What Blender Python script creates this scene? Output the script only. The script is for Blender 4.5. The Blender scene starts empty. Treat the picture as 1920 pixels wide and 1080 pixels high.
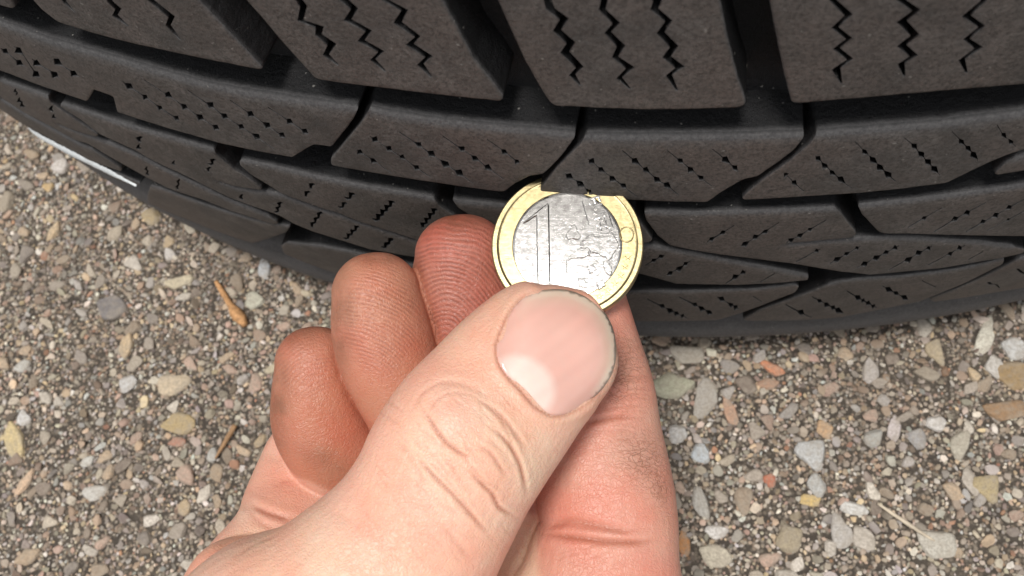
import bpy, bmesh, math, random
import numpy as np
from mathutils import Vector, Matrix
from mathutils.bvhtree import BVHTree
from mathutils.geometry import delaunay_2d_cdt

rng = np.random.default_rng(7)
random.seed(7)
MM = 0.001
scene = bpy.context.scene
C = scene.collection

# ------------------------------------------------------------------ camera
F_PX = 960 / math.tan(math.radians(29))            # focal length in photo pixels (1920 wide)
A = np.array([-0.1125373, 0.3672823, 0.923277]); A /= np.linalg.norm(A)      # tyre axis seen from the camera
CA = np.array([33.269442, 353.39162, -136.525129])                           # a point of the axis, mm
E1 = -CA - A * np.dot(-CA, A); E1 /= np.linalg.norm(E1)
E2 = np.cross(A, E1)
Z_GROUND = -109.454 - 126.0
C0 = CA + A * Z_GROUND                                                       # tyre centre on the ground
R = np.array([E2, -E1, A])                                                   # camera axes -> world axes

def w_from_cam(P):
    return (np.asarray(P, float) - C0) @ R.T * MM

def cam_from_w(P):
    return (np.asarray(P, float) / MM) @ R + C0

def px3(x, y, d):
    x, y, d = np.broadcast_arrays(np.asarray(x, float), y, d)
    return np.stack([(x - 960) / F_PX * d, (540 - y) / F_PX * d, -d], -1)

def project(Pc):
    return 960 + F_PX * Pc[..., 0] / -Pc[..., 2], 540 - F_PX * Pc[..., 1] / -Pc[..., 2]

cam_data = bpy.data.cameras.new('camera')
cam_data.sensor_width = 36.0
cam_data.lens = 36.0 * F_PX / 1920
cam_data.clip_start = 0.002
cam_data.clip_end = 200.0
cam_data.dof.use_dof = True
cam_data.dof.focus_distance = 0.150
cam_data.dof.aperture_fstop = 34.0
cam = bpy.data.objects.new('camera', cam_data)
C.objects.link(cam)
m = Matrix.Identity(4)
for i in range(3):
    for j in range(3):
        m[i][j] = R[i][j]
m.translation = Vector(w_from_cam([0, 0, 0]))
cam.matrix_world = m
scene.camera = cam
CAMW = np.array(m.translation)

# ------------------------------------------------------------------ light
# overcast daylight; the brightest part of the cloud cover stands high behind the photographer
coin_c = px3(1063, 458, 145.5)
coin_n = 0.38 * (-coin_c / np.linalg.norm(coin_c)) + 0.62 * A
coin_n /= np.linalg.norm(coin_n)
hot = px3(948, 900, 144.0); v = hot / np.linalg.norm(hot)
refl = v - 2 * np.dot(v, coin_n) * coin_n
sun_dir = R @ refl                                                           # towards the sun
sun_dir /= np.linalg.norm(sun_dir)
SUN_ELEV = math.asin(sun_dir[2]); SUN_ROT = math.atan2(sun_dir[0], sun_dir[1])
world = bpy.data.worlds.new('World'); scene.world = world
world.use_nodes = True
nt = world.node_tree
for n_ in list(nt.nodes): nt.nodes.remove(n_)
sky = nt.nodes.new('ShaderNodeTexSky'); sky.sky_type = 'NISHITA'; sky.sun_disc = False
sky.sun_elevation = SUN_ELEV; sky.sun_rotation = SUN_ROT
sky.air_density = 1.0; sky.dust_density = 1.0; sky.ozone_density = 1.0
hs = nt.nodes.new('ShaderNodeHueSaturation'); hs.inputs['Saturation'].default_value = 0.06
bg = nt.nodes.new('ShaderNodeBackground'); bg.inputs['Strength'].default_value = 0.105
wo = nt.nodes.new('ShaderNodeOutputWorld')
nt.links.new(sky.outputs[0], hs.inputs['Color']); nt.links.new(hs.outputs[0], bg.inputs['Color'])
nt.links.new(bg.outputs[0], wo.inputs[0])
sun = bpy.data.lights.new('sun', 'SUN'); sun.energy = 2.1; sun.angle = math.radians(12); sun.color = (1.0, 0.96, 0.9)
so = bpy.data.objects.new('sun', sun); C.objects.link(so)
so.rotation_euler = Vector(sun_dir).to_track_quat('Z', 'Y').to_euler()
so.location = (0, 0, 2)
vs = scene.view_settings
vs.view_transform = 'Standard'; vs.look = 'None'; vs.gamma = 1.0; vs.exposure = 0.5; vs.use_curve_mapping = False

# ------------------------------------------------------------------ helpers
def tag(o, label=None, cat=None, group=None, kind=None):
    if label: o['label'] = label
    if cat: o['category'] = cat
    if group: o['group'] = group
    if kind: o['kind'] = kind
    return o

def make_mesh(name, verts, faces, mat, smooth=True):
    me = bpy.data.meshes.new(name)
    verts = np.asarray(verts, float)
    if isinstance(faces, np.ndarray):
        k = faces.shape[1]; nf = len(faces)
        me.vertices.add(len(verts)); me.vertices.foreach_set('co', verts.ravel())
        me.loops.add(nf * k); me.loops.foreach_set('vertex_index', faces.ravel().astype(np.int32))
        me.polygons.add(nf); me.polygons.foreach_set('loop_start', np.arange(0, nf * k, k, dtype=np.int32))
        me.update(calc_edges=True); me.validate()
    else:
        me.from_pydata(verts.tolist(), [], faces); me.update()
    me.polygons.foreach_set('use_smooth', np.full(len(me.polygons), smooth))
    if mat: me.materials.append(mat)
    return me

def link(name, me, parent=None):
    o = bpy.data.objects.new(name, me); C.objects.link(o)
    if parent: o.parent = parent
    return o

def empty(name, loc=(0, 0, 0)):
    o = bpy.data.objects.new(name, None); C.objects.link(o); o.location = loc
    o.empty_display_size = 0.01
    return o

def keep_world(o, parent):
    o.parent = parent
    o.matrix_parent_inverse = Matrix.Translation(-Vector(parent.location))

def fattr(me, name, data):
    a = me.attributes.new(name, 'FLOAT', 'POINT'); a.data.foreach_set('value', np.asarray(data, np.float32))

def cattr(me, name, data):
    a = me.attributes.new(name, 'FLOAT_COLOR', 'POINT')
    d = np.ones((len(data), 4), np.float32); d[:, :3] = data
    a.data.foreach_set('color', d.ravel())

class NT:
    def __init__(s, name):
        s.m = bpy.data.materials.new(name); s.m.use_nodes = True
        s.t = s.m.node_tree; s.b = s.t.nodes['Principled BSDF']
        s.co = s.t.nodes.new('ShaderNodeTexCoord')
    def n(s, typ, **kw):
        x = s.t.nodes.new(typ)
        for k, v_ in kw.items(): setattr(x, k, v_)
        return x
    def l(s, a, b): s.t.links.new(a, b)
    def noise(s, scale, detail=4, rough=.6, vec=None):
        x = s.n('ShaderNodeTexNoise'); x.inputs['Scale'].default_value = scale
        x.inputs['Detail'].default_value = detail; x.inputs['Roughness'].default_value = rough
        s.l(vec or s.co.outputs['Object'], x.inputs['Vector']); return x.outputs['Fac']
    def ramp(s, fac, stops):
        x = s.n('ShaderNodeValToRGB'); e = x.color_ramp.elements
        while len(e) > 1: e.remove(e[-1])
        for i, (p, c) in enumerate(stops):
            el = e[0] if i == 0 else e.new(p)
            el.position = p; el.color = (*c, 1) if len(c) == 3 else c
        s.l(fac, x.inputs[0]); return x.outputs[0]
    def mix(s, fac, a, b, mode='MIX'):
        x = s.n('ShaderNodeMix', data_type='RGBA', blend_type=mode)
        for i, v_ in ((0, fac), (6, a), (7, b)):
            if isinstance(v_, (int, float)): x.inputs[i].default_value = v_
            elif isinstance(v_, tuple): x.inputs[i].default_value = (*v_, 1)
            else: s.l(v_, x.inputs[i])
        return x.outputs[2]
    def math(s, op, a, b=0.0, c=None):
        x = s.n('ShaderNodeMath', operation=op)
        for i, v_ in enumerate((a, b, c)):
            if v_ is None: continue
            if isinstance(v_, (int, float)): x.inputs[i].default_value = v_
            else: s.l(v_, x.inputs[i])
        return x.outputs[0]
    def attr(s, name):
        x = s.n('ShaderNodeAttribute'); x.attribute_name = name; return x
    def bump(s, h, dist, strength=1.0, normal=None):
        x = s.n('ShaderNodeBump'); x.inputs['Distance'].default_value = dist
        x.inputs['Strength'].default_value = strength; s.l(h, x.inputs['Height'])
        if normal: s.l(normal, x.inputs['Normal'])
        return x.outputs[0]
    def set(s, **kw):
        for k, v_ in kw.items():
            k = k.replace('_', ' ')
            i = s.b.inputs[k]
            if isinstance(v_, (int, float)): i.default_value = v_
            elif isinstance(v_, tuple): i.default_value = v_ if len(v_) != 3 or i.type == 'VECTOR' else (*v_, 1)
            else: s.l(v_, i)

# ------------------------------------------------------------------ materials
def mat_rubber():
    s = NT('tread_rubber')
    dust_sheen = s.attr('dust_sheen').outputs['Fac']
    n1 = s.noise(160, 5, .7); n2 = s.noise(1700, 4, .75); n3 = s.noise(38, 5, .65)
    top = s.ramp(n1, [(.3, (.052, .050, .048)), (.5, (.087, .080, .076)), (.7, (.136, .124, .117))])
    top = s.mix(s.ramp(n3, [(.4, (0, 0, 0)), (.62, (.8, .8, .8))]), top, (.112, .092, .083))
    top = s.mix(s.ramp(n2, [(.35, (.9, .9, .9)), (.56, (0, 0, 0))]), top, (.038, .034, .032))
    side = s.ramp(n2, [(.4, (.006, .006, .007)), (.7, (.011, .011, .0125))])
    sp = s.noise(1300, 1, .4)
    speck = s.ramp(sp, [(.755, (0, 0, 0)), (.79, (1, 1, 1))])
    edge_sheen = s.mix(s.ramp(n2, [(.35, (.3, .3, .3)), (.65, (1, 1, 1))]), (.036, .036, .039), (.100, .098, .100))  # painted sheen: lighter grey where the rounded block edges catch light
    w_in = s.ramp(dust_sheen, [(.12, (0, 0, 0)), (.45, (1, 1, 1))])
    w_out = s.ramp(dust_sheen, [(.70, (0, 0, 0)), (.97, (1, 1, 1))])
    col = s.mix(w_out, s.mix(w_in, side, edge_sheen), top)
    col = s.mix(s.math('MULTIPLY', speck, .55), col, (.28, .27, .25))
    s.set(Base_Color=col, Roughness=s.math('MULTIPLY_ADD', dust_sheen, .08, .50))
    s.b.inputs['Specular IOR Level'].default_value = .35
    h = s.math('ADD', s.noise(2600, 5, .8), s.math('MULTIPLY', s.noise(500, 4, .7), 1.6))
    s.set(Normal=s.bump(h, .00026, .9))
    return s.m

def mat_simple(name, col, rough=.6, bumpscale=800, bumpd=.0001, metallic=0.0, var=.25):
    s = NT(name)
    n = s.noise(bumpscale, 4, .65)
    c = s.ramp(n, [(.3, tuple(x * (1 - var) for x in col)), (.7, tuple(min(1, x * (1 + var)) for x in col))])
    s.set(Base_Color=c, Roughness=rough, Metallic=metallic, Normal=s.bump(n, bumpd, .8))
    return s.m

def mat_stone():
    s = NT('aggregate_stone')
    col = s.attr('col').outputs['Color']
    n = s.noise(900, 5, .7); n2 = s.noise(260, 3, .6)
    c = s.mix(s.ramp(n, [(.35, (.75, .75, .75)), (.6, (0, 0, 0))]), col, (.10, .085, .07), 'MULTIPLY')
    c = s.mix(s.ramp(n, [(.36, (.6, .6, .6)), (.54, (0, 0, 0))]), col, s.mix(.5, col, (.11, .085, .062)))
    c = s.mix(s.ramp(n2, [(.5, (0, 0, 0)), (.75, (.5, .5, .5))]), c, (.46, .41, .34))
    c = s.mix(s.ramp(s.noise(28, 4, .65), [(.48, (0, 0, 0)), (.66, (.5, .5, .5))]), c, (.15, .11, .08))
    s.set(Base_Color=c, Roughness=.8, Normal=s.bump(n, .00035, .8))
    return s.m

def mat_stone_obj():
    s = NT('large_aggregate_stone')
    oi = s.n('ShaderNodeObjectInfo'); col = oi.outputs['Color']
    n = s.noise(500, 5, .7); n2 = s.noise(160, 3, .6)
    n0 = s.noise(1600, 4, .7, s.n('ShaderNodeNewGeometry').outputs['Position'])
    c = s.mix(s.ramp(n0, [(.40, (.7, .7, .7)), (.58, (0, 0, 0))]), col, s.mix(.55, col, (.13, .10, .075)))
    c = s.mix(s.ramp(s.noise(1.1, 4, .7), [(.42, (0, 0, 0)), (.62, (.6, .6, .6))]), c, (.36, .31, .25))
    s.set(Base_Color=c, Roughness=.8, Normal=s.bump(n0, .0005, .9))
    return s.m

def mat_ground():
    s = NT('asphalt_binder')
    v1 = s.n('ShaderNodeTexVoronoi'); v1.inputs['Scale'].default_value = 900; s.l(s.co.outputs['Object'], v1.inputs['Vector'])
    v2 = s.n('ShaderNodeTexVoronoi'); v2.inputs['Scale'].default_value = 330; s.l(s.co.outputs['Object'], v2.inputs['Vector'])
    sep = s.n('ShaderNodeSeparateColor'); s.l(v1.outputs['Color'], sep.inputs[0])
    g = s.ramp(sep.outputs[0], [(0, (.09, .072, .056)), (.35, (.18, .145, .11)), (.6, (.26, .22, .175)), (.85, (.42, .36, .30)), (1, (.28, .17, .10))])
    d = s.ramp(v1.outputs['Distance'], [(.25, (0, 0, 0)), (.6, (1, 1, 1))])
    c = s.mix(d, g, (.055, .044, .035))
    big = s.noise(60, 4, .6)
    c = s.mix(s.ramp(big, [(.4, (0, 0, 0)), (.65, (.5, .5, .5))]), c, (.10, .082, .062))
    h = s.math('SUBTRACT', 1.0, v1.outputs['Distance'])
    h = s.math('ADD', h, s.math('MULTIPLY', s.noise(1500, 4), .6))
    s.set(Base_Color=c, Roughness=.85, Normal=s.bump(h, .0006, .9))
    return s.m

def mat_skin():
    s = NT('skin')
    tint = s.attr('tint').outputs['Color']
    cr = s.attr('crease').outputs['Fac']; dirt = s.attr('dirt').outputs['Fac']
    ph = s.attr('ridge').outputs['Fac']; rm = s.attr('rmask').outputs['Fac']
    wr = s.attr('wrinkle').outputs['Fac']
    n1 = s.noise(90, 4, .6); n2 = s.noise(1400, 4, .7); n3 = s.noise(260, 4, .65)
    c = s.mix(s.ramp(n1, [(.38, (0, 0, 0)), (.62, (.8, .8, .8))]), tint, s.mix(1.0, tint, (1.0, .78, .74), 'MULTIPLY'))
    c = s.mix(s.ramp(n3, [(.45, (0, 0, 0)), (.75, (.3, .3, .3))]), c, s.mix(1.0, tint, (1.08, 1.06, 1.0), 'MULTIPLY'))
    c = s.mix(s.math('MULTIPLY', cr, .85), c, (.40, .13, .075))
    # dirt sits in the valleys of the finger prints and in fine cracks
    sn = s.math('SINE', s.math('ADD', s.math('ADD', ph, s.math('MULTIPLY', s.noise(130, 2), 16.0)), s.math('MULTIPLY', s.noise(700, 2), 2.2)))
    rm = s.math('MULTIPLY', rm, s.ramp(s.noise(420, 3), [(.3, (.25, .25, .25)), (.6, (1, 1, 1))]))
    val = s.math('MULTIPLY', s.math('MULTIPLY', s.math('MULTIPLY_ADD', sn, -.5, .5), rm), 1.0)
    c = s.mix(s.math('MULTIPLY', val, .72), c, (.25, .085, .06))
    dn = s.math('MULTIPLY', dirt, s.ramp(n3, [(.28, (.2, .2, .2)), (.58, (1, 1, 1))]))
    c = s.mix(s.math('MULTIPLY', dn, .8), c, (.15, .065, .035))
    vor = s.n('ShaderNodeTexVoronoi', feature='DISTANCE_TO_EDGE'); vor.inputs['Scale'].default_value = 760
    mp = s.n('ShaderNodeMapping'); mp.inputs['Scale'].default_value = (.8, 2.0, 1); mp.inputs['Rotation'].default_value = (0, 0, .25)
    dst = s.n('ShaderNodeTexNoise'); dst.inputs['Scale'].default_value = 700; s.l(s.co.outputs['Object'], dst.inputs['Vector'])
    vadd = s.n('ShaderNodeVectorMath', operation='MULTIPLY_ADD'); s.l(dst.outputs['Color'], vadd.inputs[0]); vadd.inputs[1].default_value = (.0020,) * 3
    s.l(s.co.outputs['Object'], vadd.inputs[2]); s.l(vadd.outputs[0], mp.inputs[0]); s.l(mp.outputs[0], vor.inputs['Vector'])
    crack = s.ramp(vor.outputs['Distance'], [(.0, (1, 1, 1)), (.09, (0, 0, 0))])
    cd = s.math('MULTIPLY', crack, s.math('MULTIPLY', wr, .6))
    c = s.mix(cd, c, (.26, .11, .06))
    s.set(Base_Color=c, Roughness=s.math('MULTIPLY_ADD', n2, .2, .30))
    s.b.inputs['Subsurface Weight'].default_value = .28
    s.b.inputs['Subsurface Radius'].default_value = (1.0, .35, .18)
    s.b.inputs['Subsurface Scale'].default_value = .0022
    s.b.inputs['Specular IOR Level'].default_value = .42
    h = s.math('MULTIPLY', s.math('MULTIPLY', sn, rm), .55)
    h = s.math('ADD', h, s.math('MULTIPLY', n2, 1.0))
    h = s.math('ADD', h, s.math('MULTIPLY', n3, 1.1))
    h = s.math('SUBTRACT', h, s.math('MULTIPLY', crack, s.math('MULTIPLY_ADD', wr, 1.2, .22)))
    v2 = s.n('ShaderNodeTexVoronoi', feature='DISTANCE_TO_EDGE'); v2.inputs['Scale'].default_value = 1500
    s.l(vadd.outputs[0], v2.inputs['Vector'])
    h = s.math('ADD', h, s.math('MULTIPLY', s.ramp(v2.outputs['Distance'], [(0, (0, 0, 0)), (.22, (1, 1, 1))]), .55))
    mp3 = s.n('ShaderNodeMapping'); mp3.inputs['Rotation'].default_value = (0, 0, -.75); mp3.inputs['Scale'].default_value = (1, .28, .6)
    s.l(vadd.outputs[0], mp3.inputs[0])
    h = s.math('ADD', h, s.math('MULTIPLY', s.noise(900, 3, .6, mp3.outputs[0]), 1.6))
    s.set(Normal=s.bump(h, .00008, .8))
    return s.m

def mat_nail():
    s = NT('nail')
    n = s.noise(350, 3, .6)
    c = s.attr('tint').outputs['Color']
    c = s.mix(s.ramp(n, [(.35, (0, 0, 0)), (.7, (.3, .3, .3))]), c, s.mix(1.0, c, (1, .88, .88), 'MULTIPLY'))
    s.set(Base_Color=c, Roughness=.2, Normal=s.bump(s.noise(900, 3), .00003, .5))
    s.b.inputs['Subsurface Weight'].default_value = .3
    s.b.inputs['Subsurface Radius'].default_value = (1, .5, .35); s.b.inputs['Subsurface Scale'].default_value = .0012
    s.b.inputs['Coat Weight'].default_value = .5; s.b.inputs['Coat Roughness'].default_value = .25
    return s.m

def mat_coin(name, col, dark, rough):
    s = NT(name)
    n = s.noise(900, 5, .75); n2 = s.noise(5200, 3, .7); n3 = s.noise(220, 3, .6)
    c = s.mix(s.ramp(n, [(.36, (.75, .75, .75)), (.56, (0, 0, 0))]), col, dark)
    # fine hairline scratches
    mp = s.n('ShaderNodeMapping'); mp.inputs['Scale'].default_value = (2600, 160, 160); mp.inputs['Rotation'].default_value = (0, 0, .6)
    s.l(s.co.outputs['Object'], mp.inputs[0])
    sc = s.n('ShaderNodeTexNoise'); sc.inputs['Scale'].default_value = 1; sc.inputs['Detail'].default_value = 3; s.l(mp.outputs[0], sc.inputs['Vector'])
    mp2 = s.n('ShaderNodeMapping'); mp2.inputs['Scale'].default_value = (180, 2300, 160); mp2.inputs['Rotation'].default_value = (0, 0, -.5)
    s.l(s.co.outputs['Object'], mp2.inputs[0])
    sc2 = s.n('ShaderNodeTexNoise'); sc2.inputs['Scale'].default_value = 1; sc2.inputs['Detail'].default_value = 3; s.l(mp2.outputs[0], sc2.inputs['Vector'])
    h = s.math('ADD', s.math('MULTIPLY', s.math('ADD', sc.outputs['Fac'], sc2.outputs['Fac']), .22), s.math('MULTIPLY', n2, .22))
    h = s.math('ADD', h, s.math('MULTIPLY', n, .65))
    s.set(Base_Color=c, Metallic=1.0, Roughness=s.math('MULTIPLY_ADD', n3, .08, rough), Normal=s.bump(h, .00004, .9))
    return s.m

RUBBER = mat_rubber()

# ------------------------------------------------------------------ tyre: surface of revolution, traced tread
ZR = np.array([40, 20, 0, -4.3, -21.4, -27.7, -63.6, -103.6]) - 109.454
RR = np.array([307.5, 309.5, 311.2, 312.2, 313.3, 313.0, 311.6, 307.6])
PC = np.polyfit((ZR + 160) / 60, RR, 3)
RREF = 312.0
def rtop(z):
    zz = np.minimum(z, -80.0)
    return np.polyval(PC, (zz + 160) / 60)

def unproj(pts):
    """photo pixels -> (arc length mm, axial mm) on the tread surface"""
    pts = np.asarray(pts, float)
    d = px3(pts[:, 0], pts[:, 1], 1.0)
    o = -CA
    da, oa = d @ A, o @ A
    dp = d - da[:, None] * A; op = o - oa * A
    r = np.full(len(pts), 312.0)
    for _ in range(14):
        a_ = (dp ** 2).sum(1); b_ = 2 * dp @ op; c_ = (op ** 2).sum() - r ** 2
        disc = np.maximum(b_ ** 2 - 4 * a_ * c_, 0)
        t = (-b_ - np.sqrt(disc)) / (2 * a_)
        z = oa + da * t
        r = .5 * r + .5 * rtop(z)
    P = op + dp * t[:, None]
    th = np.arctan2(P @ E2, P @ E1)
    return np.stack([th * RREF, z], 1)

def tyre_w(u, z, r):
    th = u / RREF
    return np.stack([r * np.sin(th), -r * np.cos(th), z - Z_GROUND], -1) * MM

def refine(poly, step, loop=True):
    poly = np.asarray(poly, float); out = []
    n = len(poly)
    for i in range(n if loop else n - 1):
        a_, b_ = poly[i], poly[(i + 1) % n]
        k = max(1, int(np.ceil(np.linalg.norm(b_ - a_) / step)))
        for j in range(k): out.append(a_ + (b_ - a_) * j / k)
    if not loop: out.append(poly[-1])
    return np.array(out)

def chaikin_corners(poly, r):
    n = len(poly); out = []
    for i in range(n):
        p, a_, b_ = poly[i], poly[i - 1], poly[(i + 1) % n]
        la, lb = np.linalg.norm(a_ - p), np.linalg.norm(b_ - p)
        ra, rb = min(r, la * .3), min(r, lb * .3)
        q0 = p + (a_ - p) / la * ra; q1 = p + (b_ - p) / lb * rb
        out += [q0, (q0 + q1) / 4 + p / 2, q1]
    return np.array(out)

def inside(P, poly):
    x, y = P[:, 0], P[:, 1]; r = np.zeros(len(P), bool); n = len(poly)
    for i in range(n):
        (x0, y0), (x1, y1) = poly[i], poly[(i + 1) % n]
        if y0 == y1: continue
        c_ = ((y0 > y) != (y1 > y)) & (x < (x1 - x0) * (y - y0) / (y1 - y0) + x0)
        r ^= c_
    return r

def seg_dist(P, poly, loop=True):
    poly = np.asarray(poly); a_ = poly if loop else poly[:-1]
    b_ = np.roll(poly, -1, 0) if loop else poly[1:]
    best = np.full(len(P), 1e9)
    for p, q in zip(a_, b_):
        e = q - p; L = (e ** 2).sum() + 1e-12
        t = np.clip(((P - p) @ e) / L, 0, 1)
        best = np.minimum(best, np.linalg.norm(P - p - t[:, None] * e, axis=1))
    return best

def zigzag(pts, w):
    """horizontal offset of a zigzag line, tapering to its end; in photo pixels"""
    pts = np.array(pts, float); n = len(pts)
    hw = np.array([w * .74 * (1 - .75 * max(0, (i - (n - 2.2)) / 1.2)) for i in range(n)])
    hw[1::2] *= 1.1
    hw *= rng.uniform(.8, 1.2, n); pts = pts + rng.normal(0, .9, pts.shape)
    off = np.stack([hw, -.15 * hw], 1)
    return np.concatenate([pts - off, (pts + off)[::-1]])

def chain(a_, b_, dots, w=5.0, lw=1.1):
    """a hairline sipe with diamond shaped widenings; in photo pixels"""
    a_, b_ = np.array(a_, float), np.array(b_, float)
    pts = [a_] + [np.array(q, float) for q in dots] + [b_]
    L, Rr = [], []
    d0 = (b_ - a_) / np.linalg.norm(b_ - a_)
    nn = np.array([-d0[1], d0[0]])
    L.append(a_ - d0 * .5); last = (a_ - L[0]) @ d0
    ts = []
    for q in dots:
        q = np.array(q, float)
        v_ = w * rng.uniform(.82, 1.18); sk = rng.uniform(-.35, .35)
        ts += [(q - d0 * v_ * rng.uniform(.7, 1.05), lw * rng.uniform(.6, 1.4)), (q + (d0 * sk + nn * rng.uniform(-.15, .25)) * v_, v_), (q + d0 * v_ * rng.uniform(.75, 1.2), lw * rng.uniform(.5, 1.3))]
    allp = [(a_, lw * .8)] + ts + [(b_, lw * .6)]
    allp.sort(key=lambda e: (e[0] - a_) @ d0)
    keep = [allp[0]]
    for e in allp[1:]:
        if (e[0] - keep[-1][0]) @ d0 > .8: keep.append(e)
    return np.array([p + nn * h * .75 for p, h in keep] + [p - nn * h * .75 for p, h in keep[::-1]])

def z6(ox, oy, k, pts): return [(ox + x / k, oy + y / k) for x, y in pts]

def build_block(poly_px, sipes_px, depth=7.5, top_round=1.5, side_round=.45, param=False):
    """tread block: traced outline unprojected to the tyre, extruded towards the carcass"""
    poly = np.asarray(poly_px, float) if param else unproj(refine(poly_px, 25))
    if not param:
        pass
    area = .5 * np.sum(poly[:, 0] * np.roll(poly[:, 1], -1) - np.roll(poly[:, 0], -1) * poly[:, 1])
    if area < 0: poly = poly[::-1]
    poly = chaikin_corners(poly, .45)
    poly = refine(poly, 1.1)
    n = len(poly)
    tang = np.roll(poly, -1, 0) - np.roll(poly, 1, 0); tang /= np.linalg.norm(tang, axis=1)[:, None] + 1e-9
    nin = np.stack([-tang[:, 1], tang[:, 0]], 1)                 # inwards (ccw)
    topw = np.clip(-nin[:, 1], 0, 1) ** 2                        # edge that faces up the axis
    topedge = poly[topw > .6] if (topw > .6).any() else None
    # slightly uneven edge from wear
    wob = np.interp(np.arange(n), np.arange(0, n + 6, 3), rng.normal(0, .05, len(np.arange(0, n + 6, 3))))
    poly = poly + nin * np.abs(wob)[:, None]
    sip = []
    for sp in sipes_px:
        q = np.asarray(sp, float) if param else unproj(sp)
        q = refine(q, 2.0)
        dmin = seg_dist(q, poly)
        if (~inside(q, poly)).any() or dmin.min() < .12:
            continue
        sip.append(q)
    lo, hi = poly.min(0), poly.max(0)
    gx, gy = np.meshgrid(np.arange(lo[0], hi[0], 1.9), np.arange(lo[1], hi[1], 1.9))
    G = np.stack([gx.ravel(), gy.ravel()], 1) + rng.uniform(-.4, .4, (gx.size, 2))
    G = G[inside(G, poly)]
    G = G[seg_dist(G, poly) > 1.3]
    extra = []
    for off in (.1, .28, .6, 1.15):
        q = poly + nin * off
        if off > .5: q = q[::2]
        ok = inside(q, poly); q = q[ok]
        if len(q): extra.append(q[seg_dist(q, poly) > off * .85])
    for q_ in sip:
        G = G[seg_dist(G, q_) > .5]
        c = q_.mean(0)
    I = np.concatenate([G] + extra)
    for q_ in sip:
        I = I[(~inside(I, q_)) & (seg_dist(I, q_) > .10)]
    verts = [poly] + sip + [I]
    edges = []; off = 0
    for q_ in [poly] + sip:
        k = len(q_); edges += [(off + i, off + (i + 1) % k) for i in range(k)]; off += k
    V = np.concatenate(verts)
    res = delaunay_2d_cdt([Vector(p) for p in V.tolist()], edges, [], 0, 1e-5, False)
    P = np.array([tuple(p) for p in res[0]]); T = np.array([f for f in res[2] if len(f) == 3])
    cen = P[T].mean(1)
    keep = inside(cen, poly)
    hole = np.zeros(len(T), bool)
    for q_ in sip: hole |= inside(cen, q_)
    Tt = T[keep & ~hole]; Th = T[keep & hole]
    d = seg_dist(P, poly)
    def rnd(dd, rr, amt=1.0):
        x = np.clip(1 - dd / rr, 0, 1); return amt * rr * (1 - np.sqrt(1 - .92 * x ** 2))
    drop = rnd(d, side_round)
    if topedge is not None and top_round > 0:
        dt = np.full(len(P), 1e9)
        for i in range(0, len(P), 4000):
            dt[i:i + 4000] = np.sqrt(((P[i:i + 4000, None] - topedge[None]) ** 2).sum(2)).min(1)
        drop = np.maximum(drop, rnd(dt, top_round * 1.5, .62))
    for q_ in sip:
        drop = np.maximum(drop, rnd(seg_dist(P, q_), .25, .5))
    rt = rtop(P[:, 1])
    top = tyre_w(P[:, 0], P[:, 1], rt - drop)
    nv = len(P)
    vs_ = [top]; fs = [Tt]; dust_sheen = [np.clip(1.0 - drop / 1.1, .25, 1)]  # mask: dust on the top, painted sheen over the rounded edges
    # sides: from every boundary edge of the top down to the base
    def boundary(TT):
        e = np.concatenate([TT[:, [0, 1]], TT[:, [1, 2]], TT[:, [2, 0]]])
        key = set(map(tuple, e.tolist()))
        return [(a_, b_) for a_, b_ in e.tolist() if (b_, a_) not in key]
    be = boundary(Tt)
    outer = [(a_, b_) for a_, b_ in be if d[a_] < .01 and d[b_] < .01]
    inner = [(a_, b_) for a_, b_ in be if not (d[a_] < .01 and d[b_] < .01)]
    def skirt(edges_, dep, flare, base):
        ids = sorted({i for e in edges_ for i in e}); mp = {i: k for k, i in enumerate(ids)}
        Q = P[ids]
        out = []
        rings = [0.0, .12, .6, 1.0]
        for q in rings[0:]:
            f = flare * q
            # push outwards from the polygon for the flared foot
            if flare:
                dd = ((Q[:, None] - poly[None]) ** 2).sum(2).argmin(1)
                Qq = Q - nin[dd] * f
            else: Qq = Q
            rr = rtop(Q[:, 1]) - drop[ids] * (1 if q < .5 else 0) - dep * q - (0.0 if q else 0.0)
            out.append(tyre_w(Qq[:, 0], Qq[:, 1], rr))
        W = np.concatenate(out); k = len(ids); F = []
        for r_ in range(len(rings) - 1):
            for a_, b_ in edges_:
                i, j = mp[a_], mp[b_]
                F.append((base + r_ * k + j, base + r_ * k + i, base + (r_ + 1) * k + i))
                F.append((base + r_ * k + j, base + (r_ + 1) * k + i, base + (r_ + 1) * k + j))
        return W, np.array(F), k
    base = nv
    W, F_, k = skirt(outer, depth, .5, base)
    vs_.append(W); fs.append(F_); dust_sheen.append(np.concatenate([np.full(k, .35)] + [np.full(k, .06)] * 3)); base += len(W)
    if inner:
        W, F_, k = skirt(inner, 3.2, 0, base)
        vs_.append(W); fs.append(F_); dust_sheen.append(np.concatenate([np.full(k, .5)] + [np.full(k, 0.)] * 3)); base += len(W)
        ids = np.unique(Th)
        mp = -np.ones(nv, int); mp[ids] = np.arange(len(ids))
        W = tyre_w(P[ids, 0], P[ids, 1], rtop(P[ids, 1]) - 3.2)
        vs_.append(W); fs.append(mp[Th] + base); dust_sheen.append(np.zeros(len(ids))); base += len(W)
    V = np.concatenate(vs_); F = np.concatenate(fs)
    # orientation: the top must face away from the axis
    a_, b_, c_ = V[Tt[:, 0]], V[Tt[:, 1]], V[Tt[:, 2]]
    nrm = np.cross(b_ - a_, c_ - a_); ctr = (a_ + b_ + c_) / 3
    if (nrm[:, 0] * ctr[:, 0] + nrm[:, 1] * ctr[:, 1]).sum() < 0: F = F[:, ::-1]
    me = make_mesh('tread_block', V, np.ascontiguousarray(F), RUBBER, smooth=True)
    fattr(me, 'dust_sheen', np.concatenate(dust_sheen))
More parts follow.
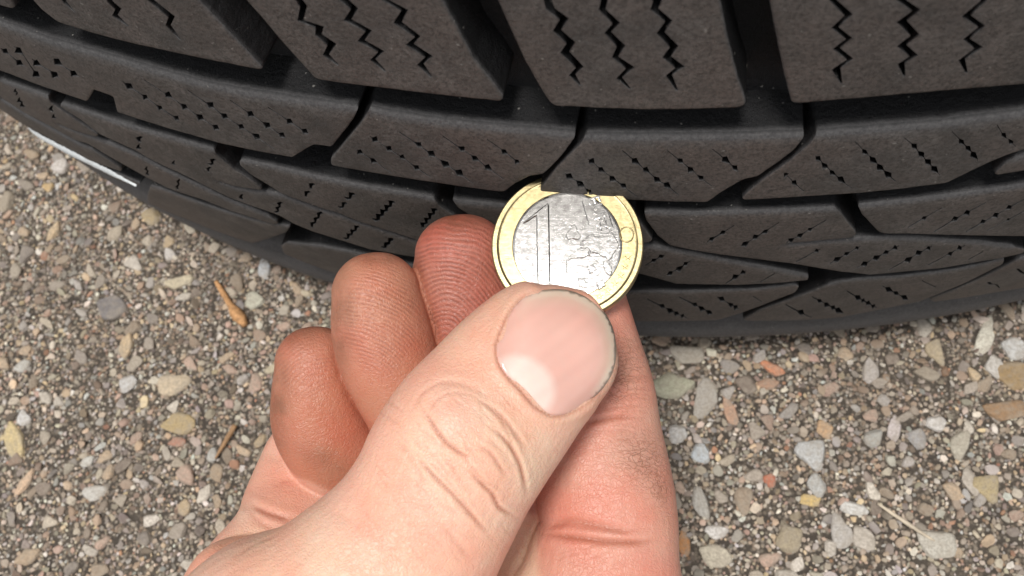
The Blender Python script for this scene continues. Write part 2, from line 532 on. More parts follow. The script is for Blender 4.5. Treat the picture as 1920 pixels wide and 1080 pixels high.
    return me, poly

k27 = 2.7
z1 = lambda p: z6(0, 0, k27, p); z2 = lambda p: z6(600, 0, k27, p); z3 = lambda p: z6(1220, 0, k27, p)
z4 = lambda p: z6(1200, 300, 2.6667, p); zC = lambda p: z6(200, 220, 6, p); zE = lambda p: z6(420, 300, 6, p)
zG = lambda p: z6(640, 320, 6, p); zA = lambda p: z6(0, 120, 6, p); zH = lambda p: z6(1600, 420, 6, p)

def ch(zf, a_, b_, dots, w=8.6, lw=1.2):
    a_, b_ = zf([a_])[0], zf([b_])[0]
    return chain(a_, b_, zf(dots), w, lw)

ROW_A = [
 ([(-260, -190), (-60, -190), (0, -60), (27, 16), (20, 18), (0, 12), (-120, -22), (-260, -80)], []),
 ([(-20, -190), (300, -190), (330, -90), (362, -8), (415, 48), (455, 90), (492, 129), (489, 133), (380, 112), (250, 84), (180, 66), (111, 44), (104, 40), (78, 20), (56, -4), (15, -90)],
  [zigzag([(98, -30), (112, -12), (122, 6), (140, 24)], 5), zigzag([(190, -50), (200, -20), (207, 4), (221, 18), (217, 30), (240, 50)], 7),
   zigzag([(262, -60), (268, -30), (285, -20), (282, 0), (320, 34), (314, 48), (338, 74)], 8)]),
 ([(385, -190), (720, -190), (770, -90), (825, -6), (861, 62), (889, 114), (915, 145), (944, 182), (943, 189), (937, 192), (860, 184), (765, 173), (700, 165), (640, 158), (598, 152), (588, 147), (526, 78), (492, 38), (459, 0), (420, -80)],
  [zigzag([(530, -70), (548, -40), (545, -20), (568, 12), (564, 40), (598, 54), (597, 66), (621, 84), (611, 104), (634, 122)], 9),
   zigzag([(600, -70), (610, -45), (608, -22), (641, 0), (666, 18), (652, 38), (689, 60), (677, 77), (714, 98), (699, 112), (722, 136)], 9),
   zigzag([(690, -70), (700, -40), (698, -24), (722, 0), (758, 22), (744, 42), (783, 70), (768, 85), (803, 108), (788, 122), (809, 147)], 9)]),
 ([(830, -190), (1270, -190), (1310, -90), (1350, 2), (1366, 80), (1384, 146), (1399, 192), (1396, 200), (1383, 204), (1300, 207), (1220, 208), (1130, 205), (1042, 201), (1032, 196), (1019, 178), (985, 119), (956, 56), (931, 0), (890, -80)],
  [zigzag([(1000, -80), (1020, -50), (1015, -30), (1028, 2), (1032, 19), (1057, 37), (1044, 59), (1070, 82), (1059, 100), (1088, 126), (1073, 141), (1088, 162)], 10),
   zigzag([(1100, -80), (1120, -50), (1110, -26), (1132, 2), (1128, 19), (1155, 43), (1138, 63), (1166, 87), (1154, 108), (1181, 130), (1163, 147), (1181, 168)], 10),
   zigzag([(1210, -80), (1228, -50), (1216, -28), (1234, 2), (1227, 18), (1255, 41), (1238, 63), (1264, 89), (1249, 108), (1277, 128), (1256, 145), (1270, 170)], 10)]),
 ([(1400, -190), (1960, -190), (1980, -90), (2030, 40), (2060, 136), (1990, 150), (1920, 160), (1776, 172), (1640, 184), (1495, 196), (1484, 194), (1478, 176), (1458, 88), (1442, 0), (1418, -90)],
  [zigzag([(1540, -70), (1570, -40), (1545, -18), (1561, 2), (1590, 28), (1566, 52), (1592, 76), (1568, 92), (1594, 113), (1568, 131), (1577, 158)], 10),
   zigzag([(1670, -70), (1700, -40), (1675, -20), (1690, 2), (1717, 20), (1691, 42), (1717, 67), (1690, 87), (1714, 106), (1690, 122), (1696, 145)], 10),
   zigzag([(1800, -70), (1828, -40), (1812, -20), (1846, 2), (1813, 30), (1842, 50), (1811, 74), (1835, 89), (1804, 114), (1814, 138)], 10)]),
 ([(2080, -190), (2500, -190), (2520, 20), (2300, 78), (2130, 122), (2100, 30), (2085, -90)], []),
]
d2 = lambda a_, b_, dots: ch(z2, a_, b_, dots)
d3 = lambda a_, b_, dots: ch(z3, a_, b_, dots)
d1 = lambda a_, b_, dots: ch(z1, a_, b_, dots, 8.4, 1.2)
ROW_B = [
 ([(-330, -130), (-200, -55), (0, 46), (90, 78), (185, 104), (280, 132), (370, 157), (440, 172), (560, 190), (667, 204), (670, 208), (662, 225), (645, 248), (622, 276), (605, 274), (589, 272), (568, 284), (548, 296), (480, 284), (411, 269), (310, 240), (219, 211), (215, 196), (211, 181), (176, 169), (168, 182), (163, 191), (80, 163), (0, 133), (-150, 62), (-330, -40)],
  [d1((2, 246), (130, 340), [(25, 263), (97, 320)]), d1((70, 240), (210, 395), [(95, 256), (185, 378)]), d1((160, 300), (300, 400), [(185, 320), (275, 378)]), d1((270, 300), (400, 392), [(290, 318), (375, 375)]),
   d1((620, 415), (905, 612), [(650, 438), (732, 492), (805, 545), (890, 602)]), d1((730, 408), (1110, 660), [(850, 485), (930, 540), (1010, 595), (1090, 648)]),
   d1((950, 460), (1385, 755), [(1060, 535), (1135, 590), (1220, 645), (1293, 692)]), d1((1165, 510), (1445, 700), [(1270, 582), (1348, 635), (1425, 688)]), d1((1355, 545), (1560, 685), [(1467, 618), (1540, 668)])]),
 ([(693, 207), (760, 220), (822, 229), (950, 243), (1078, 254), (1078, 259), (1063, 281), (1042, 306), (1019, 327), (996, 330), (970, 343), (948, 359), (940, 361), (860, 350), (780, 338), (700, 325), (626, 312), (620, 309), (620, 298), (638, 277), (656, 256), (676, 232)],
  [d2((190, 765), (360, 880), [(200, 770), (270, 815)]), d2((262, 700), (560, 900), [(272, 705), (345, 755), (415, 800), (485, 850)]), d2((400, 670), (775, 930), [(495, 735), (565, 785), (632, 830), (700, 878)]),
   d2((620, 690), (930, 910), [(715, 757), (785, 803), (850, 853)]), d2((845, 708), (1010, 830), [(935, 772), (997, 820)])]),
 ([(1099, 257), (1160, 259), (1220, 259), (1360, 258), (1508, 253), (1508, 259), (1491, 281), (1457, 307), (1422, 331), (1396, 337), (1379, 346), (1350, 363), (1329, 379), (1322, 380), (1250, 379), (1180, 376), (1100, 372), (1018, 368), (1011, 364), (1014, 354), (1044, 315), (1085, 274)],
  [d2((1245, 885), (1400, 1000), [(1258, 893), (1317, 932), (1360, 970)]), d2((1362, 812), (1600, 995), [(1372, 820), (1425, 862), (1480, 905), (1535, 945)]), d2((1530, 765), (1815, 990), [(1597, 820), (1650, 865), (1705, 910), (1757, 943)]),
   d3((85, 765), (310, 945), [(150, 818), (203, 860), (253, 903)]), d3((312, 757), (440, 868), [(380, 812), (428, 855)])]),
 ([(1534, 252), (1640, 245), (1780, 232), (1920, 214), (2000, 198), (2075, 182), (2078, 188), (2030, 222), (1985, 250), (1957, 265), (1920, 281), (1887, 292), (1850, 308), (1820, 322), (1776, 344), (1700, 354), (1613, 363), (1500, 370), (1396, 376), (1391, 373), (1405, 359), (1427, 341), (1479, 304), (1518, 272)],
  [d3((690, 893), (775, 970), [(695, 897), (728, 930)]), d3((838, 796), (1020, 955), [(845, 803), (882, 840), (923, 878), (965, 915)]), d3((1035, 720), (1240, 920), [(1087, 772), (1127, 812), (1165, 850), (1200, 885)]),
   d3((1285, 700), (1465, 890), [(1335, 745), (1370, 785), (1405, 825), (1438, 860)]), d3((1525, 668), (1655, 820), [(1575, 720), (1608, 755), (1640, 790)]), d3((1755, 635), (1850, 745), [(1790, 690), (1825, 720)]),
   chain((1934, 225), (1980, 254), [(1950, 236)], 4.6, 1)]),
 ([(2100, 178), (2200, 150), (2420, 70), (2420, 160), (2300, 220), (2150, 268), (2000, 303), (1920, 321), (1870, 329), (1864, 327), (1885, 308), (1905, 298), (1960, 276), (2010, 248), (2060, 212)], []),
]
dk = lambda a_, b_, dots: ch(z4, a_, b_, dots, 7.0, 1.5)
def jag(zf, a_, b_, n, w):
    a_, b_ = np.array(zf([a_])[0]), np.array(zf([b_])[0])
    d_ = b_ - a_; nn = np.array([-d_[1], d_[0]]) / np.linalg.norm(d_)
    ps = [a_ + d_ * i / n + nn * (w * .45 * (1 if i % 2 else -1)) for i in range(n + 1)]
    hw = [w * .46 + (w * .30 if i % 2 else 0) for i in range(n + 1)]
    u_ = d_ / np.linalg.norm(d_)
    return np.array([p + nn * h for p, h in zip(ps, hw)] + [p - nn * h for p, h in list(zip(ps, hw))[::-1]])
ROW_K = [
 ([(-400, -90), (-200, 60), (-40, 160), (0, 189), (48, 219), (93, 243), (123, 260), (143, 271), (167, 279), (200, 299), (228, 317), (226, 322), (200, 313), (165, 300), (150, 291), (98, 262), (47, 236), (0, 200), (-60, 158), (-200, 75)], []),
 ([(-420, -210), (-300, -110), (-150, 40), (-60, 105), (0, 153), (67, 175), (88, 183), (94, 192), (110, 204), (150, 232), (183, 253), (182, 257), (178, 257), (150, 249), (108, 235), (150, 252), (178, 261), (200, 269), (255, 293), (308, 321), (335, 333), (358, 344), (383, 356), (433, 380), (467, 392), (500, 406), (519, 416), (521, 420), (512, 421), (433, 396), (383, 376), (333, 360), (308, 350), (275, 333), (225, 305), (200, 291), (167, 271), (143, 264), (123, 253), (93, 236), (48, 213), (0, 182), (-60, 140), (-200, 20), (-420, -150)],
  [jag(zA, (160, 285), (190, 350), 3, 3.5), jag(zA, (200, 390), (262, 490), 4, 4.5), jag(zA, (570, 475), (580, 545), 2, 4.5), jag(zA, (590, 575), (615, 620), 2, 4),
   jag(zC, (85, 370), (128, 478), 5, 4), jag(zC, (440, 560), (462, 660), 4, 3.5), jag(zC, (810, 700), (790, 812), 4, 3.5), jag(zC, (1115, 860), (1120, 940), 3, 3.5), jag(zA, (975, 858), (992, 905), 2, 3.5)]),
 ([(112, 196), (150, 208), (200, 226), (259, 244), (300, 255), (340, 266), (400, 283), (404, 290), (415, 300), (440, 320), (470, 338), (490, 353), (490, 357), (478, 356), (440, 350), (408, 342), (440, 354), (478, 361), (505, 363), (530, 369), (550, 377), (603, 397), (637, 406), (670, 419), (737, 440), (778, 453), (830, 468), (850, 480), (845, 487), (820, 488), (760, 480), (693, 468), (645, 453), (587, 435), (553, 421), (520, 403), (467, 385), (433, 372), (383, 348), (358, 335), (337, 325), (308, 312), (275, 295), (255, 283), (217, 266), (188, 253), (150, 224), (112, 200)],
  [jag(zC, (375, 215), (355, 280), 2, 6.5), jag(zC, (345, 315), (370, 365), 2, 5), jag(zC, (745, 495), (755, 540), 2, 4), jag(zC, (1205, 470), (1160, 545), 3, 5.5), jag(zC, (1155, 560), (1135, 615), 2, 4), jag(zC, (1510, 870), (1515, 935), 2, 4.5),
   jag(zE, (635, 475), (585, 600), 5, 5), jag(zE, (1090, 590), (975, 755), 6, 5), jag(zE, (1510, 745), (1360, 900), 7, 5.5), jag(zE, (1890, 880), (1785, 1000), 5, 5), jag(zG, (570, 775), (480, 870), 4, 5)]),
 ([(448, 303), (470, 306), (513, 315), (563, 327), (595, 335), (670, 350), (737, 361), (770, 367), (810, 374), (817, 379), (823, 387), (838, 397), (870, 418), (905, 438), (930, 452), (928, 456), (880, 452), (830, 443), (880, 456), (935, 458), (990, 466), (1050, 480), (1110, 497), (1165, 512), (1172, 518), (1150, 524), (1050, 522), (950, 512), (860, 490), (800, 462), (778, 449), (737, 436), (670, 415), (637, 401), (603, 391), (550, 372), (527, 363), (500, 346), (470, 328), (449, 310)],
  [jag(zE, (1005, 265), (960, 320), 2, 5.5), jag(zE, (955, 350), (905, 410), 2, 5), jag(zE, (1460, 375), (1375, 450), 3, 6), jag(zE, (1370, 480), (1300, 550), 3, 5), jag(zE, (1905, 465), (1690, 690), 9, 6.5), jag(zG, (585, 345), (380, 570), 9, 6.5), jag(zG, (1065, 430), (900, 640), 8, 6.5)]),
 ([(846, 376), (862, 380), (1000, 394), (1100, 399), (1188, 401), (1200, 418), (1212, 434), (1224, 450), (1218, 456), (1130, 458), (1205, 462), (1240, 467), (1300, 478), (1387, 495), (1462, 508), (1517, 519), (1515, 526), (1450, 532), (1380, 535), (1267, 533), (1222, 520), (1175, 508), (1110, 484), (1030, 460), (940, 436), (900, 415), (859, 391)],
  [dk((25, 530), (120, 480), [(70, 505), (108, 483)]), dk((135, 580), (240, 514), [(150, 568), (195, 545), (233, 520)]), dk((265, 610), (430, 512), [(295, 592), (342, 568), (380, 542), (423, 518)]), dk((430, 620), (525, 560), [(475, 590), (515, 565)]), dk((600, 613), (675, 568), [])]),
 ([(1207, 399), (1300, 402), (1350, 401), (1450, 398), (1567, 393), (1577, 400), (1588, 416), (1604, 434), (1606, 441), (1598, 446), (1540, 452), (1476, 461), (1545, 455), (1612, 450), (1660, 448), (1725, 449), (1837, 456), (1900, 464), (1922, 469), (1920, 475), (1880, 484), (1762, 504), (1631, 516), (1575, 510), (1485, 495), (1420, 487), (1350, 478), (1300, 470), (1256, 461), (1232, 442), (1212, 416)],
  [dk((335, 415), (470, 330), [(360, 397), (412, 367)]), dk((505, 435), (695, 315), [(525, 422), (578, 390), (625, 360)]), dk((745, 410), (930, 303), [(752, 405), (798, 380), (850, 350)]),
   dk((780, 512), (893, 452), [(885, 456)]), dk((950, 520), (1094, 438), [(985, 500), (1035, 472), (1088, 441)]), dk((1085, 541), (1285, 437), [(1120, 523), (1180, 492), (1228, 467), (1279, 440)]), dk((1245, 552), (1452, 437), [(1340, 499), (1393, 470), (1447, 440)]), dk((1442, 527), (1610, 438), [(1550, 470), (1605, 441)]), dk((1645, 500), (1715, 460), [])]),
 ([(1608, 388), (1700, 379), (1800, 367), (1912, 352), (2050, 326), (2120, 308), (2150, 322), (2190, 352), (2190, 358), (2100, 375), (2200, 368), (2330, 362), (2470, 358), (2460, 372), (2300, 410), (2190, 430), (2050, 442), (1920, 444), (1850, 443), (1762, 441), (1700, 439), (1660, 439), (1647, 436), (1632, 420), (1617, 405)],
  [dk((1340, 340), (1510, 242), [(1420, 293)]), dk((1470, 362), (1730, 215), [(1573, 301), (1635, 266)]), dk((1630, 362), (1920, 200), [(1717, 313), (1780, 278), (1845, 241)]), chain((1850, 434), (1990, 360), [(1890, 413), (1930, 392)], 4, .9)]),
 ([(2165, 296), (2300, 262), (2500, 190), (2700, 190), (2700, 260), (2560, 330), (2400, 356), (2300, 358), (2210, 346)], []),
]
ROW_E = [
 ([(-300, -100), (-150, 40), (-60, 128), (0, 196), (47, 242), (98, 267), (150, 295), (200, 318), (236, 334), (262, 346), (255, 351), (232, 344), (200, 328), (150, 304), (98, 275), (47, 249), (0, 211), (-60, 165), (-150, 80), (-300, -60)], []),
 ([(281, 350), (300, 355), (340, 370), (385, 386), (433, 402), (480, 415), (520, 422), (543, 426), (537, 437), (513, 445), (475, 457), (440, 446), (395, 430), (340, 408), (300, 392), (276, 380), (276, 364)], []),
 ([(526, 462), (536, 456), (600, 463), (700, 482), (800, 506), (870, 520), (880, 526), (850, 538), (800, 545), (740, 546), (690, 533), (630, 514), (570, 492), (532, 476)], []),
 ([(868, 545), (950, 540), (1050, 545), (1150, 548), (1160, 556), (1110, 566), (1050, 580), (1000, 590), (950, 586), (880, 570), (840, 556)], []),
 ([(1180, 549), (1275, 549), (1350, 547), (1425, 544), (1488, 535), (1499, 538), (1492, 549), (1432, 572), (1390, 588), (1345, 601), (1270, 603), (1200, 603), (1120, 598), (1040, 592), (1080, 576), (1150, 560)],
  [dk((35, 697), (220, 785), [(108, 733), (148, 752), (185, 769), (214, 782)]), dk((195, 687), (348, 765), [(275, 727), (313, 745), (342, 761)]), dk((390, 690), (488, 743), [(404, 697), (455, 725), (483, 739)]), dk((565, 683), (610, 712), [])]),
 ([(1512, 552), (1549, 537), (1580, 529), (1612, 525), (1690, 520), (1762, 512), (1830, 500), (1884, 486), (1882, 495), (1815, 529), (1762, 551), (1725, 566), (1650, 581), (1575, 596), (1520, 600), (1462, 602), (1400, 602), (1393, 600), (1425, 582)],
  [dk((728, 724), (860, 790), [(805, 766)]), dk((860, 685), (1018, 768), [(900, 707), (938, 726), (965, 740), (995, 756)]), dk((1035, 657), (1175, 735), [(1090, 690), (1118, 706), (1140, 718), (1165, 730)]), dk((1215, 633), (1340, 700), [(1245, 650), (1280, 668), (1322, 690)]), dk((1410, 605), (1480, 638), [])]),
 ([(1742, 562), (1790, 544), (1830, 527), (1870, 508), (1910, 488), (2000, 466), (2150, 430), (2250, 400), (2240, 412), (2150, 460), (2060, 500), (1980, 527), (1920, 540), (1860, 550), (1800, 560), (1750, 567)],
  [zigzag([(1852, 529), (1858, 534), (1868, 534), (1875, 541)], 4), zigzag([(1908, 504), (1916, 511), (1930, 516), (1940, 524)], 4)]),
 ([(2130, 480), (2300, 400), (2500, 320), (2500, 350), (2300, 440), (2160, 490)], []),
]

tyre = empty('car_tyre', (0, 0, 0))
tag(tyre, 'black car tyre lying flat on the asphalt, winter tread with wear and zigzag sipes', 'tyre')
templ = {}
for nm, rows, dep, tr, sr in (('A', ROW_A, 7.5, .0, .5), ('B', ROW_B, 7.5, 1.6, .3), ('K', ROW_K, 7.0, 1.2, .3), ('E', ROW_E, 6.0, .9, .35)):
    for i, (poly, sp) in enumerate(rows):
        me, pp = build_block(poly, sp, dep, tr, sr)
        o = link('tread_block', me, tyre)
        templ[(nm, i)] = (me, pp)

# the rest of the ring, wholly outside the photograph: plain blocks, one joined part
def simple_block(poly, dep, V, F):
    n = len(poly); b0 = len(V)
    for q, dd in ((poly, 0.0), (poly, dep)):
        V.extend(tyre_w(q[:, 0], q[:, 1], rtop(q[:, 1]) - dd).tolist())
    F.append([b0 + i for i in range(n)])
    for i in range(n):
        j = (i + 1) % n
        F.append([b0 + j, b0 + i, b0 + n + i, b0 + n + j])
V, F = [], []
circ = 2 * math.pi * RREF
pitch_n = 62; pitch = circ / pitch_n
span = {}
for nm in 'ABKE':
    lo = min(pp[:, 0].min() for (a_, i), (me, pp) in templ.items() if a_ == nm)
    hi = max(pp[:, 0].max() for (a_, i), (me, pp) in templ.items() if a_ == nm)
    span[nm] = (lo, hi)
proto = {'A': ('A', 3), 'B': ('B', 2), 'K': ('K', 5), 'E': ('E', 5)}
zmid = -109.454 + 23
for nm, key in proto.items():
    pp = templ[key][1][::3]
    w = pp[:, 0].max() - pp[:, 0].min()
    lo, hi = span[nm]
    s0 = hi + 3 - pp[:, 0].min()
    room = circ - (hi - lo) - 6
    n = int(room // pitch); st = room / n
    for k in range(n):
        q = pp + np.array([s0 + k * st, 0])
        if w > st * 1.35: q = q.copy(); q[:, 0] = s0 + k * st + pp[:, 0].min() + (pp[:, 0] - pp[:, 0].min()) * (st * .92 / w)
        simple_block(q, 7.0, V, F)
    # upper half of the tread, mirrored
    n2 = pitch_n
    st2 = circ / n2
    for k in range(n2):
        q = pp.copy()
        q[:, 1] = 2 * zmid - q[:, 1]
        if nm == 'A': q[:, 1] = np.maximum(q[:, 1], zmid + 3.5)
        q[:, 0] = (q[:, 0] - q[:, 0].min()) * min(1, st2 * .9 / w) + k * st2
        q = q[::-1]
        simple_block(q, 6.5, V, F)
me = make_mesh('tread_block_row', V, F, RUBBER, smooth=False)
fattr(me, 'dust_sheen', np.full(len(V), .7))
tag(link('tread_block_row', me, tyre), kind='stuff')

# carcass: groove floors, shoulder and sidewalls
prof = []
zt = -109.454
for z in np.linspace(23, -92, 30): prof.append((z, rtop(z + zt) - 7.2))
prof += [(-95, 304.6), (-98, 306.6), (-101, 307.6), (-104, 307.9), (-107, 307.3), (-110, 305.0), (-113, 300.5), (-117, 290), (-121, 278), (-124.4, 264), (-126, 250), (-125.4, 238), (-122, 228), (-116, 219), (-108, 213), (-100, 211), (-88, 213)]
up = [(2 * 23 - z, r) for z, r in prof[1:]][::-1]
prof = up + prof
inner = [(-80, 218), (-60, 246), (-20, 288), (23, 292), (66, 288), (106, 246), (126, 218)]
prof = prof + inner
NS = 900
ths = np.linspace(0, 2 * math.pi, NS, endpoint=False)
pz = np.array([p[0] for p in prof]) + zt; pr = np.array([p[1] for p in prof])
V = np.stack([pr[:, None] * np.sin(ths), -pr[:, None] * np.cos(ths), np.repeat((pz - Z_GROUND)[:, None], NS, 1)], -1).reshape(-1, 3) * MM
i, j = np.meshgrid(np.arange(len(prof)), np.arange(NS), indexing='ij')
n_ = len(prof)
F = np.stack([i * NS + j, i * NS + (j + 1) % NS, ((i + 1) % n_) * NS + (j + 1) % NS, ((i + 1) % n_) * NS + j], -1).reshape(-1, 4)
me = make_mesh('carcass', V, F, RUBBER)
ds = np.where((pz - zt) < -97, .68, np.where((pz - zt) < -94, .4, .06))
fattr(me, 'dust_sheen', np.repeat(ds, NS))
link('carcass', me, tyre)

# white chalk line along the edge of the shoulder, ragged
cl = refine([(21, 227), (30, 233), (47, 241), (73, 255), (98, 268), (122, 281), (148, 294), (175, 307), (205, 322), (232, 335), (257, 347)], 3, False)
q = unproj(cl)
tq = np.linspace(0, 1, len(q))
wd = 1.35 * np.clip(np.minimum(tq * 14, (1 - tq) * 4.5), .12, 1) * (1 + .28 * rng.uniform(-1, 1, len(q)))
V, F = [], []
tg = np.gradient(q, axis=0); tg /= np.linalg.norm(tg, axis=1)[:, None]; nn = np.stack([-tg[:, 1], tg[:, 0]], 1)
for k, (s_, h_) in enumerate(((-1.6, -.3), (-1, .12), (0, .24), (1, .12), (1.6, -.3))):
    jit = rng.uniform(-.12, .12, len(q)) if s_ else 0
    p = q + nn * (wd * s_ + jit)[:, None]
    V.append(tyre_w(p[:, 0], p[:, 1], rtop(q[:, 1]) + h_ + .25))
n = len(q); V = np.concatenate(V)
for k in range(4):
    for i_ in range(n - 1):
        F.append([k * n + i_, k * n + i_ + 1, (k + 1) * n + i_ + 1, (k + 1) * n + i_])
me = make_mesh('chalk_line', V, F, mat_simple('white_chalk', (.72, .76, .78), .8, 1500, .0001, var=.15))
o = link('chalk_line', me, tyre); o['label'] = 'ragged white line along the shoulder edge of the tyre'

# ------------------------------------------------------------------ ground
def ground_pt(x, y):
    d = px3(np.asarray(x, float), y, 1.0) @ R.T
    t = -CAMW[2] / MM / d[..., 2]
    return (CAMW[:2] / MM + d[..., :2] * t[..., None])          # mm
ground = link('asphalt_ground', make_mesh('asphalt_ground', [(-40, -40, 0), (40, -40, 0), (40, 40, 0), (-40, 40, 0)], [[0, 1, 2, 3]], mat_ground(), False))
tag(ground, 'weathered asphalt with exposed pale and brown aggregate stones', 'asphalt', kind='structure')

def ico(sub):
    bm = bmesh.new(); bmesh.ops.create_icosphere(bm, subdivisions=sub, radius=1.0)
    v_ = np.array([p.co[:] for p in bm.verts]); f_ = np.array([[x.index for x in q.verts] for q in bm.faces]); bm.free()
    return v_, f_
def stone_shape(v_, r_):
    k = r_.integers(7, 12)
    nrm = r_.normal(size=(k, 3)); nrm[:, 2] *= .7; nrm /= np.linalg.norm(nrm, axis=1)[:, None]
    h = r_.uniform(.64, 1.0, k)
    dots = v_ @ nrm.T
    rad = np.where(dots > .05, h / np.maximum(dots, .05), 9).min(1)
    rad = np.minimum(rad, 1.25)
    o_ = v_ * rad[:, None]
    o_[:, 2] = np.minimum(o_[:, 2], .62 + .06 * r_.normal())
    return o_
PAL = np.array([1.14, 1.07, .99]) * np.array([(.42, .38, .32), (.50, .46, .40), (.36, .33, .30), (.45, .36, .27), (.58, .56, .52), (.30, .25, .20), (.44, .33, .28), (.62, .60, .57), (.26, .24, .23), (.52, .42, .29), (.38, .37, .37), (.34, .26, .21), (.48, .50, .50), (.20, .17, .15), (.40, .23, .16)])
PW = np.array([12, 12, 11, 9, 7, 9, 7, 4, 8, 4, 8, 8, 4, 5, 1.6]); PW = PW / PW.sum()
lo = ground_pt(np.array([-150, 2070, -150, 2070]), np.array([-50, -50, 1200, 1200]))
x0, y0 = lo.min(0); x1, y1 = lo.max(0)
x0 -= 5; x1 += 5; y0 -= 15
y1 = min(y1, -285 * .5)
# feature stones traced from the photograph: px, py, length px, width px, angle, colour, height
FEAT = [(325, 722, 62, 46, .5, (.62, .50, .35), 'cream'), (335, 792, 66, 46, .15, (.45, .33, .15), ''), (30, 825, 76, 34, -.98, (.66, .52, .26), ''), (47, 905, 52, 24, 1.1, (.70, .48, .32), ''),
        (180, 922, 46, 28, .35, (.58, .57, .54), ''), (334, 530, 50, 34, .35, (.62, .54, .38), ''), (480, 565, 32, 44, 1.3, (.55, .55, .45), ''), (497, 505, 26, 50, 0, (.52, .56, .60), ''),
        (115, 313, 38, 38, 0, (.70, .66, .64), ''), (92, 352, 26, 20, 0, (.62, .42, .18), ''), (282, 405, 44, 36, 0, (.42, .32, .17), ''), (318, 475, 34, 22, -.7, (.65, .62, .60), ''), (358, 428, 38, 18, -.7, (.62, .56, .45), ''),
        (240, 718, 34, 34, .4, (.60, .60, .60), ''), (45, 785, 28, 32, 0, (.66, .66, .66), ''), (332, 828, 34, 20, .2, (.42, .18, .12), ''), (210, 572, 58, 50, 0, (.13, .13, .15), 'dark'),
        (1258, 724, 78, 56, 0, (.40, .41, .30), ''), (1325, 745, 40, 72, -.35, (.40, .38, .35), ''), (1285, 665, 52, 48, 0, (.40, .37, .32), ''), (1448, 693, 42, 22, -.5, (.62, .22, .10), ''), (1371, 775, 24, 56, .25, (.50, .28, .18), ''),
        (1315, 852, 30, 38, .3, (.55, .62, .68), ''), (1524, 852, 52, 50, 0, (.52, .54, .55), ''), (1527, 907, 34, 40, 0, (.50, .52, .52), ''), (1442, 899, 24, 24, 0, (.50, .12, .05), ''), (1522, 937, 38, 20, .2, (.68, .48, .17), ''),
        (1600, 952, 42, 22, -.2, (.72, .72, .70), ''), (1576, 1000, 34, 58, 0, (.50, .48, .46), ''), (1614, 1007, 34, 48, .5, (.55, .50, .44), ''), (1340, 1038, 50, 36, -.1, (.58, .53, .42), ''), (1480, 1010, 44, 56, .3, (.36, .30, .20), ''),
        (1345, 996, 38, 22, .2, (.74, .72, .70), ''), (1752, 1020, 52, 62, 0, (.55, .53, .47), ''), (1755, 797, 30, 30, 0, (.70, .68, .66), ''), (1677, 807, 24, 48, -.3, (.58, .52, .52), ''), (1800, 835, 28, 58, -.4, (.48, .45, .37), ''),
        (1852, 915, 46, 44, 0, (.42, .33, .17), ''), (1815, 900, 30, 46, .2, (.52, .47, .41), ''), (1718, 820, 34, 36, 0, (.34, .34, .35), ''), (1548, 805, 30, 30, 0, (.55, .34, .18), ''), (1270, 812, 30, 34, 0, (.58, .58, .58), ''),
        (1845, 635, 26, 80, -.45, (.72, .70, .60), ''), (1862, 685, 30, 46, 0, (.60, .58, .55), ''), (1900, 650, 40, 40, 0, (.55, .56, .56), ''), (1440, 720, 36, 26, 0, (.40, .22, .14), ''), (1905, 700, 70, 50, .3, (.30, .19, .07), ''), (1880, 770, 60, 46, .2, (.28, .15, .06), ''),
        (1240, 640, 30, 24, 0, (.40, .28, .20), ''), (1284, 1022, 22, 44, 0, (.55, .22, .05), ''), (1315, 945, 24, 60, .3, (.48, .47, .44), ''), (1755, 660, 30, 46, .2, (.42, .34, .22), '')]
cell = 3.0
grid = {}
placed = []
def fits(x, y, r, f):
    cx, cy = int(x // cell), int(y // cell); m_ = int((r + 5.5) // cell) + 1
    for a_ in range(cx - m_, cx + m_ + 1):
        for b_ in range(cy - m_, cy + m_ + 1):
            for (X, Y, Rd) in grid.get((a_, b_), ()):
                if (X - x) ** 2 + (Y - y) ** 2 < ((r + Rd) * f) ** 2: return False
    return True
def put(x, y, r): grid.setdefault((int(x // cell), int(y // cell)), []).append((x, y, r))
feats = []
for (fx, fy, L, W_, ang, col, _) in FEAT:
    g0 = ground_pt(np.array([fx]), np.array([fy]))[0]
    sc = .148 * 1.0
    feats.append((g0[0], g0[1], L * sc * .5, W_ * sc * .5, ang, col)); put(g0[0], g0[1], (L + W_) * sc * .25)
stones = []
for (cnt, ra, rb, f, seed) in ((300, 1.8, 2.6, .95, 1), (4200, 1.05, 1.8, .80, 2), (24000, .60, 1.05, .72, 3), (100000, .34, .60, .62, 4)):
    r_ = np.random.default_rng(seed)
    xs = r_.uniform(x0, x1, cnt); ys = r_.uniform(y0, y1, cnt); rs = r_.uniform(ra, rb, cnt) if ra > 1 else r_.uniform(ra, rb, cnt)
    hyp = np.hypot(xs, ys)
    for x, y, r in zip(xs.tolist(), ys.tolist(), rs.tolist()):
        if x * x + y * y < 262 ** 2: continue
        if fits(x, y, r, f):
            put(x, y, r); stones.append((x, y, r))
print('stones', len(stones))
vi2, fi2 = ico(2); vi1, fi1 = ico(1)
vi3, fi3 = ico(3)
def rough_stone():
    v_ = stone_shape(vi3, rng)
    ph = rng.uniform(0, 6.28, 9); fr = rng.normal(0, 3.4, (9, 3))
    w_ = sum(np.sin(v_ @ fr[k] + ph[k]) for k in range(9)) / 9
    return v_ * (1 + .16 * w_[:, None])
big_t = [make_mesh('stone', rough_stone(), fi3, None, True) for _ in range(14)]
MST = mat_stone_obj()
for me in big_t: me.materials.append(MST)
st_sorted = sorted(stones, key=lambda s_: -s_[2])
vis = []
